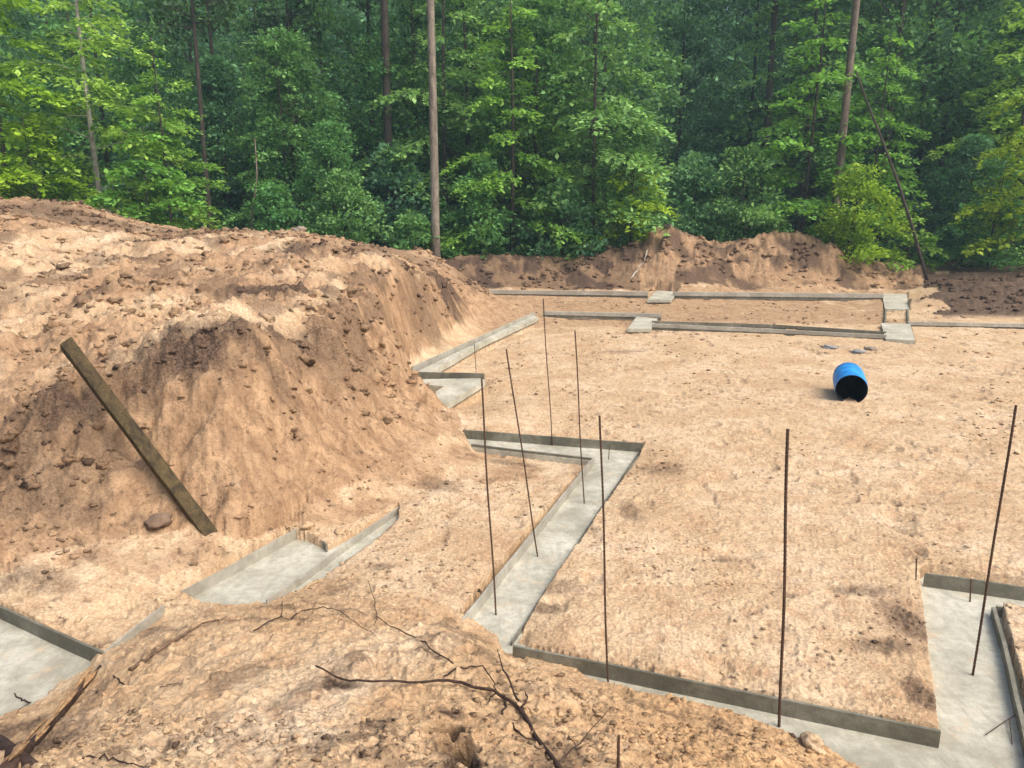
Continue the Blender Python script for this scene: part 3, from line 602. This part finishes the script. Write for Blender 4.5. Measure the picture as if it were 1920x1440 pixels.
twig('dead_twig', 'dark crooked twig on the crest of the near heap, left of the thin one', 'twig', ([(475, 1182), (505, 1165), (527, 1155), (530, 1130)], .006, .003), [([(527, 1155), (542, 1162)], .004, .002)])
twig('root_piece', 'long brown root half buried beside the narrow strip of footing', 'root', ([(242, 1256), (275, 1237), (300, 1216), (345, 1190), (380, 1168), (425, 1160)], .014, .006), [], 'root')
twig('dead_twig', 'dark twig lying along the bottom edge, left of centre', 'twig', ([(142, 1424), (170, 1421), (205, 1428), (240, 1431), (282, 1440)], .005, .0025), [])
twig('dead_twig', 'very short dark stick on the sand right of the splintered log', 'twig', ([(212, 1268), (222, 1275), (236, 1287)], .006, .005), [])
twig('dead_twig', 'small brown stick on the pale part of the near heap', 'twig', ([(302, 1289), (320, 1283), (342, 1281)], .004, .003), [], 'root')
twig('dead_twig', 'hooked dark twig on the wide left footing', 'twig', ([(28, 1302), (42, 1312), (58, 1318)], .005, .006), [([(58, 1318), (45, 1325), (30, 1342)], .003, .002)])
twig('dead_twig', 'dark stub of root on the edge of the Z-shaped footing near its lower end', 'twig', ([(897, 1105), (903, 1114)], .012, .006), [])
twig('bleached_stick', 'pale thin stick propped on the left slope of the tall earth heap', 'stick', ([(1183, 532), (1198, 505), (1213, 482, .1)], .035, .03), [], 'rail')
twig('bleached_stick', 'pale stick lying on top of the left bank', 'stick', ([(98, 507), (130, 506), (168, 508)], .022, .015), [], 'root')
def log():
    a = [Vector(hit(x, y)) for x, y in ((188, 1252), (150, 1300), (105, 1352), (55, 1405), (10, 1450))]
    e = empty('splintered_log', a[0], 'splintered log with orange torn wood at the lower left, beside the wide footing', 'log')
    up = Vector((0, 0, 1))
    m = MB(); m.tube([p + up * .01 for p in a], [.012, .022, .028, .03, .04], 8, .2); m.build('bark', M['twig'], e, True)
    for k in range(13):
        i = k % 4; m = MB(); o = Vector((random.uniform(-.03, .02), random.uniform(-.02, .03), .03 + .008 * (k % 3)))
        p, q = a[i].lerp(a[i + 1], random.uniform(0, .3)), a[i].lerp(a[i + 1], random.uniform(.7, 1.1))
        m.tube([p + o, (p + q) / 2 + o + Vector((0, 0, .012)), q + o], [.003, random.uniform(.012, .024), .004], 5, .3); m.build('splinter', M['split'], e)
log()
m = MB(); tag(m.tube([Vector(hit(x, y)) + Vector((0, 0, .01)) for x, y in ((-40, 1385), (0, 1398), (30, 1418), (62, 1440))], [.05, .045, .04, .03], 8, .15).build('rotten_log', M['twig'], None, True), 'dark rotten log end in the bottom left corner', 'log')
def rock(px, py, r, label, cat='rock', mat='rock', flat=.6, group=None, name='rock'):
    import bmesh
    h = hit(px, py); z = gz(h[0], h[1]); bm = bmesh.new(); bmesh.ops.create_icosphere(bm, subdivisions=3, radius=r); s = random.randint(0, 999)
    for v in bm.verts:
        k = 1 + .6 * float(fbm(np.array([v.co.x / r + s]), np.array([v.co.y / r + v.co.z / r * 1.7]), 1.2, 3, s)[0]); v.co = Vector((v.co.x * k * 1.2, v.co.y * k, v.co.z * k * flat))
    me = bpy.data.meshes.new(name); bm.to_mesh(me); bm.free(); o = link(name, me, M[mat]); o.location = (h[0], h[1], z + r * flat * .35); o.rotation_euler.z = random.uniform(0, 6)
    return tag(o, label, cat, group)
rock(300, 984, .11, 'brown clod of earth by the foot of the leaning timber', 'clod', 'earth', flat=.8, name='earth_clod')
rock(562, 440, .18, 'pale rock on the skyline of the left bank'); rock(585, 452, .18, 'smaller pale rock on the skyline, just right of the larger one')
rock(1525, 1405, .07, 'lump of golden sand on the edge of the near heap', 'clod', 'sand', .8, name='sand_clod')
rock(597, 1012, .09, 'largest lump of sand at the far end of the short middle footing', 'clod', 'sand', .8, name='sand_clod')
rock(578, 985, .06, 'lump of sand at the tip of the left board of the middle footing', 'clod', 'sand', .8, name='sand_clod')
rock(640, 998, .05, 'small lump of sand left of the right board of the middle footing', 'clod', 'sand', .8, name='sand_clod')
rock(1252, 434, .15, 'pale root ball on top of the tall earth heap'); 
rock(1556, 654, .17, 'crumpled grey scrap of plastic beyond the drum', 'scrap', 'scrap', .3, name='plastic_scrap')
rock(1608, 662, .15, 'whitish crumpled scrap right behind the drum', 'scrap', 'scrap', .35, name='plastic_scrap')
rock(1632, 655, .11, 'dark small stone right of the scraps behind the drum')
# crumbs of soil scattered over everything: uncountable
def crumbs():
    import bmesh
    bm = bmesh.new(); bmesh.ops.create_icosphere(bm, subdivisions=1, radius=1); bv = np.array([v.co[:] for v in bm.verts]); bf = np.array([[v.index for v in f.verts] for f in bm.faces]); bm.free()
    n = 52000; d = 1.9 * np.exp(RNG.random(n) * math.log(36 / 1.9)); a = (RNG.random(n) - .5) * math.radians(84); x = d * np.sin(a); y = d * np.cos(a)
    keep = fbm(x, y, .9, 4, 201) + .25 * (RNG.random(n) - .5) > .08; x, y, d = x[keep], y[keep], d[keep]; z, dark, cut, gold, heap, bank, back, cyl = terrain(x, y); keep = (z > Z0 - .02) & (cyl < .3)
    x, y, z, d = x[keep], y[keep], z[keep], d[keep]; A = np.stack([dark, cut, gold, 1 + 0 * gold], -1)[keep]; n = len(x)
    r = (0.0028 + .0009 * d) * (.4 + RNG.random(n) ** 6 * 3.2) * np.where((x > -2.5) & ~heap[keep] & (y < 31) & (y > .4 * -x), .75, 1.15) 
    V = bv[None] * (r[:, None, None] * (0.35 + 1.1 * RNG.random((n, len(bv), 1)))) * np.array([1.25, 1, .62]) + np.stack([x, y, z + r * .25], -1)[:, None]
    Fq = bf[None] + (np.arange(n) * len(bv))[:, None, None]; me = mesh_np('soil_crumbs', V.reshape(-1, 3), Fq.reshape(-1, 3))
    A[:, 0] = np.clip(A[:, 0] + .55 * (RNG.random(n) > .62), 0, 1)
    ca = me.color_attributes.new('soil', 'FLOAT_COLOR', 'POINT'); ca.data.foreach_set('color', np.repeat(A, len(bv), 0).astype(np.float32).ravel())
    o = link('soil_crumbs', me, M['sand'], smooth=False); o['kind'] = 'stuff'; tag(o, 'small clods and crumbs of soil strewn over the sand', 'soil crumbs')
crumbs()
def clods():
    import bmesh
    bm = bmesh.new(); bmesh.ops.create_icosphere(bm, subdivisions=2, radius=1); bv = np.array([v.co[:] for v in bm.verts]); bf = np.array([[v.index for v in f.verts] for f in bm.faces]); bm.free()
    n = 13000; d = 7.5 + 29 * RNG.random(n) ** .8; a = math.radians(-40) + RNG.random(n) * math.radians(80); x = d * np.sin(a); y = d * np.cos(a); z, dark, cut, gold, heap, bank, back, cyl = terrain(x, y)
    lip = np.min(np.stack([np.hypot(x - p[0], y - p[1]) for p in LIPW]), 0); k = ((bank & (z > .5)) | (back & (y < 36))) & (cyl < .3) & ((fbm(x, y, .8, 3, 401) > .10) | (RNG.random(n) < .08) | ((lip < .7) & (RNG.random(n) < .3)))
    x, y, z, d = x[k], y[k], z[k], d[k]; A = np.stack([dark, cut, gold, 1 + 0 * gold], -1)[k]; n = len(x); r = .016 + .05 * RNG.random(n) ** 4 + .0013 * d; sd = RNG.random(n) * 90
    q = bv[None] + 0 * x[:, None, None]; lum = 1 + 1.7 * fbm(q[..., 0] * 1.3 + sd[:, None], q[..., 1] * 1.3 + q[..., 2] * 2.3, 1.3, 3, 402)
    V = q * (r[:, None, None] * lum[..., None]) * np.array([1.25, 1, .8]) + np.stack([x, y, z + r * .05], -1)[:, None]
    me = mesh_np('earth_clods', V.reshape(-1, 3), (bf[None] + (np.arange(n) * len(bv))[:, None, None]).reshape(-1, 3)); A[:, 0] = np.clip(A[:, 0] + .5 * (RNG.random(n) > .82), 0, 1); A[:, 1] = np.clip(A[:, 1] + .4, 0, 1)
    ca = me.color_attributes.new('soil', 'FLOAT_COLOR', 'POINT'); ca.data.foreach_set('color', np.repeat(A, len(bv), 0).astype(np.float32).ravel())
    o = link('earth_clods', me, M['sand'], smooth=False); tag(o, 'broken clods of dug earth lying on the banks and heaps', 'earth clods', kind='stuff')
clods()

# ------------------------------------------------------------------ trees
def leaves(P, D, size, tone, flat=.35, seed=0):
    """P leaf base points, D growth directions; one folded pointed quad pair per leaf"""
    n = len(P); g = np.random.default_rng(seed)
    D = D + g.normal(0, .45, (n, 3)); D[:, 2] -= .15; D /= np.linalg.norm(D, axis=1)[:, None]
    up = np.tile([0, 0, 1.0], (n, 1)) + g.normal(0, flat, (n, 3)); s = np.cross(D, up); s /= np.linalg.norm(s, axis=1)[:, None] + 1e-9
    nn = np.cross(s, D); sz = (size * (.6 + .8 * g.random(n)))[:, None]
    a = P; b = P + D * sz * .5 + s * sz * .34 + nn * sz * .06; c = P + D * sz; d = P + D * sz * .5 - s * sz * .34 + nn * sz * .06
    V = np.stack([a, b, c, d], 1).reshape(-1, 3); Fq = np.arange(4 * n).reshape(n, 4)
    me = mesh_np('crown', V, Fq); at = me.attributes.new('tone', 'FLOAT', 'POINT')
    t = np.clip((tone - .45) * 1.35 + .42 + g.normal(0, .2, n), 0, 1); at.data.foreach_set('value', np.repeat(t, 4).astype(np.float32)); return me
def trunk_mesh(h, r, lean=0.0, bend=.2, seed=0, top=.35, limbs=()):
    rs = random.Random(seed); mb = MB(); n = 14; pts = []; a = rs.uniform(0, 6)
    for i in range(n + 1):
        t = i / n; pts.append(Vector((lean * h * t + bend * math.sin(t * 4 + a) * t, bend * math.cos(t * 3 + a) * t, h * t - .25 * (i == 0))))
    mb.tube(pts, [r * (1.25 if i == 0 else 1) * (1 - (1 - top) * i / n) for i in range(n + 1)], 10, .04)
    for l in limbs: mb.tube(l[0], l[1], 5)
    me = bpy.data.meshes.new('trunk'); me.from_pydata([tuple(v) for v in mb.v], [], mb.f); me.update(); me.shade_smooth(); return me, pts
def layered(seed, h=13, h0=.8, R=3.6, r=.09, nb=40, leaf=.23, dens=1.3, up=.25, droop=.35, side=None):
    """tree with flat, slightly drooping sprays of leaves"""
    g = np.random.default_rng(seed); Ps, Ds, Ts, limbs = [], [], [], []
    for i in range(nb):
        t = (i + g.random()) / nb; z = h0 + (h - h0) * t; az = i * 2.4 + g.normal(0, .4)
        L = R * (1 - .75 * t ** 1.6) * (.55 + .6 * g.random()) * (.6 + .4 * min(1, (z + .5) / 2.5)); d = np.array([math.cos(az), math.sin(az), 0]); u = up + .25 * g.normal()
        s = np.linspace(0, 1, 9); line = np.outer(s * L, d) + np.stack([0 * s, 0 * s, z + L * (u * s - (droop + u * .5) * s ** 2.2)], -1)
        limbs.append(([Vector(p) for p in line[::2]], [.028 * (L / R) + .006, .018, .012, .008, .004])); bt = g.random()
        q = np.array([-d[1], d[0], 0])
        for j in range(int(11 * L / R) + 4):                                     # side twigs in the plane of the branch
            sj = .18 + .82 * (j + g.random()) / (int(11 * L / R) + 4); p0 = np.array([np.interp(sj, s, line[:, k]) for k in range(3)])
            sg = 1 if j % 2 else -1; tl = (.28 + .5 * (1 - sj)) * L * (.5 + .5 * g.random()) ; td = d * .75 + q * sg * .8; td[2] = -.12 + .1 * g.normal(); td /= np.linalg.norm(td)
            nl = int(max(5, tl * 15 * dens)); k = g.random(nl); dr = k ** 1.6 * tl * .22
            P = p0 + np.outer(k * tl, td) + g.normal(0, .07, (nl, 3)); P[:, 2] -= dr
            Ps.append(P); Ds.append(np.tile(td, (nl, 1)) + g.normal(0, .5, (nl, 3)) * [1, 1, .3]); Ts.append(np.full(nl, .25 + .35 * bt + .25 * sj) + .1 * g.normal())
    P = np.vstack(Ps); me = leaves(P, np.vstack(Ds), leaf, np.concatenate(Ts), .3, seed); tm, _ = trunk_mesh(h, r, seed=seed, bend=.12, top=.2, limbs=limbs); return tm, me
def bushy(seed, h=12, h0=.2, R=3.2, r=.12, nc=90, leaf=.21, per=95, shape='egg', cs=.62):
    """tree or shrub made of many uneven leaf clumps spread through its volume, denser outside"""
    g = np.random.default_rng(seed); Ps, Ds, Ts, limbs = [], [], [], []
    for i in range(nc):
        t = g.random(); z = h0 + (h - h0) * t; prof = math.sin(math.pi * min(1, .22 + .74 * t)) ** .8 if shape == 'egg' else (1 - t) ** .6 + .1
        az = g.random() * 6.283; rr = R * prof * (g.random() ** .45) * (1 + .25 * math.sin(az * 3 + seed)); c = np.array([math.cos(az) * rr, math.sin(az) * rr, z])
        n = int(per * (.5 + g.random())); s = cs * (.6 + .8 * g.random()); v = g.normal(0, 1, (n, 3)); v /= np.linalg.norm(v, axis=1)[:, None]; v *= (g.random((n, 1)) ** .5)
        P = c + v * s * np.array([1.25, 1.25, .62]); P[:, 2] -= .25 * s * (v[:, 0] ** 2 + v[:, 1] ** 2)
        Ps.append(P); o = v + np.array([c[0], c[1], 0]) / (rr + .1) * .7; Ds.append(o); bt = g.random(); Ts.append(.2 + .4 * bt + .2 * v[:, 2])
        if i % 3 == 0: limbs.append(([Vector((0, 0, max(.1, z - rr * .6))), Vector((c[0] * .5, c[1] * .5, z - rr * .25)), Vector(c)], [.035, .02, .006]))
    P = np.vstack(Ps); me = leaves(P, np.vstack(Ds), leaf, np.concatenate(Ts), .7, seed); tm, _ = trunk_mesh(h * .92, r, seed=seed, top=.15, limbs=limbs); return tm, me
def pine(seed, h=22, r=.185, leaf=.3):
    g = np.random.default_rng(seed); Ps, Ds, Ts, limbs = [], [], [], []
    for i in range(34):
        z = h * (.66 + .34 * g.random()); az = g.random() * 6.28; L = 3.0 * (1.05 - (z / h - .66) / .4); c = np.array([math.cos(az) * L * .7, math.sin(az) * L * .7, z + .4])
        n = 90; P = c + g.normal(0, .5, (n, 3)); Ps.append(P); Ds.append(g.normal(0, 1, (n, 3))); Ts.append(np.full(n, g.random())); limbs.append(([Vector((0, 0, z)), Vector(c)], [.05, .02]))
    me = leaves(np.vstack(Ps), np.vstack(Ds), leaf, np.concatenate(Ts), .8, seed); tm, _ = trunk_mesh(h, r, seed=seed, bend=.08, top=.55, limbs=limbs); return tm, me
def forest_z(x, y): return float(base_h(np.array([x]), np.array([y]))[0])
PROTO = {}
def plant(kind, px, Y, label, sc=1.0, rot=None, leafm=None, barkm=None, group=None, lean=(0, 0), name=None, cat='tree', dz=0, X=None):
    tm, cm = PROTO[kind]
    x = X if X is not None else (px - 960) / F * (Y * CP + (CZ - .6) * SP); z = forest_z(x, Y) + dz
    nm = name or {'l': 'layered_tree', 'b': 'leafy_tree', 'd': 'woodland_tree', 'p': 'pine_tree', 's': 'leafy_shrub', 'm': 'layered_shrub'}[kind[0]]
    e = empty(nm, (x, Y, z), label, cat, group); e.scale = (sc,) * 3; e.rotation_euler = (lean[1], lean[0], RNG.random() * 6.28 if rot is None else rot)
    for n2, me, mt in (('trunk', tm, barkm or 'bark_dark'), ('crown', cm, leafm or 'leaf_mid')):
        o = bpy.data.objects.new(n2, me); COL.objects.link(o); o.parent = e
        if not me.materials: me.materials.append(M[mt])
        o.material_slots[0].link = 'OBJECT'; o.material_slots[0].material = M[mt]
    return e
PROTO['l1'] = layered(1); PROTO['l2'] = layered(2, h=14, R=4.2, nb=40, leaf=.24, r=.15, dens=1.3); PROTO['l3'] = layered(3, h=11, R=3.0, nb=36, leaf=.21, dens=1.3, up=.45, droop=.2)
PROTO['b1'] = bushy(4, h=13, R=3.6, nc=150); PROTO['b2'] = bushy(5, h=10, R=3.0, nc=110); PROTO['b3'] = bushy(6, h=15, R=3.9, nc=170, h0=1.5)
PROTO['s1'] = bushy(7, h=3.2, R=1.7, nc=40, per=95, r=.04, shape='dome', cs=.45, leaf=.17); PROTO['s2'] = bushy(8, h=4.6, R=2.1, nc=55, per=95, r=.05, shape='dome', cs=.5, leaf=.18)
PROTO['s3'] = bushy(9, h=2.2, R=1.3, nc=26, per=130, r=.03, shape='dome', cs=.4, leaf=.15)
PROTO['d1'] = bushy(10, h=20, R=4.2, nc=150, per=90, leaf=.24, h0=2, cs=.95, r=.2); PROTO['d2'] = bushy(11, h=24, R=4.6, nc=170, per=90, leaf=.25, h0=3.5, cs=1.0, r=.22); PROTO['d3'] = layered(12, h=19, R=5.0, nb=70, leaf=.26, dens=.65, r=.16)
PROTO['m1'] = layered(21, h=5.2, h0=.3, R=2.9, nb=20, leaf=.24, r=.05, dens=1.35, up=.35, droop=.5); PROTO['m2'] = layered(22, h=3.6, h0=.2, R=2.3, nb=14, leaf=.22, r=.04, dens=1.35, up=.4, droop=.5)
PROTO['p1'] = pine(13); PROTO['p2'] = pine(14, h=24, r=.20)
def bare(h, r, seed, bend): 
    tm, _ = trunk_mesh(h, r, seed=seed, bend=bend, top=.5); return tm

# front of the wood, left to right
plant('l1', 40, 31.5, 'bright green layered tree at the left edge of the wood', 1.0, .5, 'leaf_lime', 'bark_dark')
plant('l2', 205, 34.0, 'layered light green tree with a slim pale trunk at the left', 1.0, 2.0, 'leaf_light', 'bark_birch', lean=(-.045, 0))
plant('l3', 330, 33.5, 'small bright layered tree drooping over the left bank', .8, 1.0, 'leaf_light', 'bark_dark')
plant('l1', -60, 35, 'tall light green tree behind the left edge one', 1.15, 3.0, 'leaf_light')
plant('m1', 90, 30.6, 'lime green layered shrub drooping over the crest of the left bank', .85, 0, 'leaf_lime', cat='shrub')
plant('m2', 0, 30, 'small lime green shrub at the left edge of the bank', .9, 2, 'leaf_lime', cat='shrub')
plant('m1', 290, 31.8, 'green layered shrub behind the dip in the left bank', .9, 3, 'leaf_light', cat='shrub')
plant('b2', 440, 41, 'dark green leafy tree behind the thin grey trunk', 1.0, 1, 'leaf_deep')
plant('l1', 545, 37.5, 'light layered tree behind the middle of the left bank', .8, 1, 'leaf_mid')
plant('l2', 840, 40, 'layered tree behind the pale pine trunk', 1.1, 2, 'leaf_mid')
plant('l1', 1880, 38, 'layered green tree at the right behind the yellow-green one', 1.1, 4, 'leaf_light')
plant('b1', 560, 39, 'dense dull green tree behind the middle of the left bank', .85, 2, 'leaf_mid')
plant('b2', 630, 36, 'rounded green tree close behind the left bank', .62, 4, 'leaf_mid')
plant('s1', 520, 34, 'low dark shrub behind the middle of the left bank', 1.0, 0, 'leaf_mid', cat='shrub')
plant('s2', 650, 34, 'leafy shrub left of the dark thick trunk', .85, 3, 'leaf_mid', cat='shrub')
plant('s2', 740, 38, 'shrub climbing round the foot of the dark thick trunk', 1.2, 3, 'leaf_deep', cat='shrub')
plant('s3', 775, 34, 'small pale green shrub between the dark and the bright trunk', 1.0, 3, 'leaf_mid', cat='shrub')
plant('b1', 1000, 39, 'large leafy tree filling the middle of the wood', 1.0, 1.3, 'leaf_mid')
plant('l1', 1110, 36.8, 'large layered mid green tree left of the dark gap', 1.12, 4.0, 'leaf_mid')
plant('l2', 960, 36.5, 'layered tree with light tips right of the bright trunk', .85, 5.0, 'leaf_light')
plant('b2', 1180, 36.5, 'bushy tree sloping down beside the dark gap', .60, 2.2, 'leaf_mid')
plant('s2', 900, 36, 'shrub right of the bright trunk', 1.0, 1, 'leaf_mid', cat='shrub')
plant('m2', 1180, 35.4, 'lime green shrub left of the tall earth heap', 1.15, 1, 'leaf_lime', cat='shrub')
plant('s1', 1050, 36, 'dark low shrub behind the low berm', 1.1, 1, 'leaf_deep', cat='shrub')
plant('s2', 1300, 38, 'blue-green shrub behind the earth heap', 1.1, 4, 'leaf_deep', cat='shrub')
plant('s2', 1390, 37, 'greyish green shrub behind the dip of the earth heap', 1.05, 5, 'leaf_mid', cat='shrub')
plant('l3', 1500, 37, 'bright layered tree left of the right-hand trunk', 1.15, 2.5, 'leaf_light')
plant('l1', 1620, 36.5, 'layered light green tree behind the leaning dead stem', .80, 1.6, 'leaf_light')
plant('s2', 1592, 33.6, 'yellow-green shrub behind the right end of the earth heap', .84, 2, 'leaf_lime', cat='shrub')
plant('m2', 1700, 34.4, 'green shrub at the foot of the leaning dead stem', .9, 2, 'leaf_light', cat='shrub')
plant('b2', 1800, 37, 'dark leafy tree behind the topsoil berm', .6, 0, 'leaf_deep')
plant('m1', 1850, 34, 'green shrub behind the topsoil berm', .9, 2, 'leaf_mid', cat='shrub')
plant('l1', 1945, 32.5, 'yellow-green layered tree reaching in at the right edge', .95, .3, 'leaf_lime')
plant('b1', 1900, 42, 'tall leafy tree at the right edge', 1.0, 5, 'leaf_mid')
plant('s3', 800, 35, 'tiny shrub at the foot of the bright trunk', .8, 1, 'leaf_light', cat='shrub')
# tall single trunks
plant('p1', 818, 33.8, 'straight pale pine trunk rising behind the end of the left bank', 1.05, 0, 'needle', 'bark_pale', lean=(.003, 0))
plant('p2', 1556, 36.0, 'tall brown pine trunk leaning right, behind the earth heap', 1.0, 1, 'needle', 'bark_pine', lean=(.012, 0))
plant('p2', 737, 40, 'thick dark pine trunk left of the pale one', 1.15, 2, 'needle', 'bark_dark')
plant('p1', 1700, 47, 'thick dim trunk at the back, right of the leaning dead stem', 1.3, 3, 'needle', 'bark_dark')
plant('p1', 402, 38, 'thin grey trunk left of the dull green tree', .72, 3, 'needle', 'bark_dark')
plant('p1', 566, 44, 'thin black trunk in the upper left of the wood', .8, 3, 'needle', 'bark_dark')
def stem(pts, r, mat, name, label, cat, Y):
    mb = MB(); W = [Vector(aty(x, y, Y + dy)) for x, y, dy in pts]; n = len(W); e = empty(name, W[0], label, cat)
    mb.tube(W, [r * (1 - .5 * i / (n - 1)) for i in range(n)], 8, .05).build('trunk', M[mat], e, True)
stem([(1742, 540, 0), (1715, 440, .1), (1685, 345, .2), (1655, 265, .3), (1625, 190, .4), (1604, 132, .5)], .075, 'bark_dark', 'dead_tree', 'leaning dark dead stem in front of the wood at the right', 'dead tree', 32.2)
stem([(468, 470, 0), (474, 390, .1), (482, 330, .2), (478, 260, .3)], .045, 'bark_pine', 'sapling', 'slim pale sapling stem behind the middle of the left bank', 'sapling', 34)
LM = [(130, 'behind the layered trees at the far left'), (330, 'left of the thin grey trunk'), (480, 'right of the thin grey trunk'), (640, 'left of the thick dark trunk'), (778, 'between the dark and the pale pine trunk'),
      (900, 'just right of the pale pine trunk'), (1080, 'behind the big leafy trees in the middle'), (1290, 'in the dark gap above the dip of the earth heap'), (1480, 'left of the brown leaning pine'), (1620, 'between the brown pine and the dead stem'),
      (1760, 'right of the leaning dead stem'), (5000, 'above the topsoil berm at the right edge')]
def lm(x, y):
    p = 960 + x / y * F * 1.02
    return next(t for a, t in LM if p < a + 70) if p > -40 else 'past the left edge trees'
# deeper rows
g = np.random.default_rng(5); row = [('leaf_mid', 43, 46, 3.6), ('leaf_deep', 50, 55, 4.4), ('leaf_deep', 60, 67, 4.6), ('leaf_deep', 72, 80, 4.8)]
for mt, ya, yb, dx in row:
    xm = yb * .78 + 3; x = -xm
    while x < xm:
        y = ya + (yb - ya) * g.random(); px = 960 + x / y * F; k = ['d1', 'd2', 'd3'][int(g.integers(3))]
        if ya > 45 or not (1190 < px < 1400): plant(k, 0, y, {43: 'mid green tree behind the front ones, ', 50: 'dark green tree farther in, ', 60: 'dim tree deep in, ', 72: 'farthest dim tree, '}[ya] + lm(x, y), .85 + .3 * g.random(), None, mt, 'bark_dark', 'broadleaf trees deep in the wood', X=x, name='woodland_tree')
        x += dx * (.7 + .6 * g.random())
g2 = np.random.default_rng(6)
for i in range(26):
    y = 41 + 9 * g2.random(); x = (g2.random() - .5) * 1.5 * y; plant(['s1', 's2'][i % 2], 0, y, ('low' if i % 2 == 0 else 'taller') + ' dark undergrowth shrub, ' + lm(x, y), 1 + .5 * g2.random(), None, 'leaf_deep', 'bark_dark', 'undergrowth shrubs in the wood', X=x, name='undergrowth_shrub', cat='shrub')
for i in range(7):
    y = 44 + 22 * g2.random(); x = (g2.random() - .5) * 1.4 * y; plant(['p1', 'p2'][i % 2], 0, y, 'bare dim trunk, ' + lm(x, y), .9 + .3 * g2.random(), None, 'needle', 'bark_dark', 'dim trunks far back in the wood', X=x, name='pine_tree')
# far wood reading as one mass
def ground_cover():
    g = np.random.default_rng(19); n = 60000; x = (g.random(n) - .5) * 70; y = 35.2 + 14 * g.random(n) ** 1.6; k = (fbm(x, y, .7, 3, 501) > -.12) & ~((x > 5.2) & (x < 16) & (y < 35.6)); x, y = x[k], y[k]; n = len(x)
    z = base_h(x, y) + .06 + .65 * g.random(n) ** 1.5 * (.5 + 1.6 * np.clip(fbm(x, y, .5, 2, 502) + .3, 0, 1)); d = g.normal(0, 1, (n, 3)); d[:, 2] = .6
    me = leaves(np.stack([x, y, z], -1), d, .16, .3 + fbm(x, y, 1.5, 3, 503), .7, 19); tag(link('undergrowth', me, M['leaf_mid'], smooth=False), 'low weeds and seedlings along the foot of the wood', 'undergrowth', kind='stuff')
ground_cover()
def far_wood():
    g = np.random.default_rng(9); n = 120000; x = (g.random(n) - .5) * 190; z = 34 * g.random(n) ** .9; y = 88 + 9 * g.random(n) + 2.5 * np.sin(x * .35 + z * .2)
    P = np.stack([x, y, z], -1); me = leaves(P, g.normal(0, 1, (n, 3)), 1.3, .2 + .5 * (fbm(x, z, .25, 3, 8) + .5), .8, 9)
    tag(link('far_woodland', me, M['leaf_deep'], smooth=False), 'dark mass of foliage at the back of the wood', 'woodland', kind='stuff')
far_wood()

# ------------------------------------------------------------------ air
def unshare():
    by = {}
    for o in bpy.data.objects:
        if o.parent is None and o.get('label'): by.setdefault(o['label'], []).append(o)
    for lab, os_ in by.items():
        if len(os_) < 2: continue
        os_.sort(key=lambda o: o.location.x / o.location.y); n = len(os_)
        for i, o in enumerate(os_): o['label'] = ('leftmost ' if i == 0 else 'rightmost ' if i == n - 1 else 'middle ' if n == 3 else ('second ', 'third ', 'fourth ', 'fifth ')[i - 1]) + lab
unshare()
def haze():
    x, y0, y1, z0, z1 = 170, -160, 160, -3.2, 37; v = [(a, b, c) for c in (z0, z1) for a, b in ((-x, y0), (x, y0), (x, y1), (-x, y1))]
    me = bpy.data.meshes.new('haze'); me.from_pydata(v, [], [(3, 2, 1, 0), (4, 5, 6, 7), (0, 1, 5, 4), (1, 2, 6, 5), (2, 3, 7, 6), (3, 0, 4, 7)])
    m = bpy.data.materials.new('air'); m.use_nodes = True; t = m.node_tree; t.nodes.remove(t.nodes['Principled BSDF'])
    pv = t.nodes.new('ShaderNodeVolumePrincipled'); pv.inputs['Density'].default_value = HAZE; pv.inputs['Color'].default_value = (.60, .84, .98, 1); pv.inputs['Anisotropy'].default_value = 0.2
    t.links.new(pv.outputs[0], t.nodes['Material Output'].inputs['Volume']); o = link('haze', me, m, smooth=False); tag(o, 'thin pale damp air between the trees', 'haze', kind='stuff')
HAZE = 0.0011
haze()
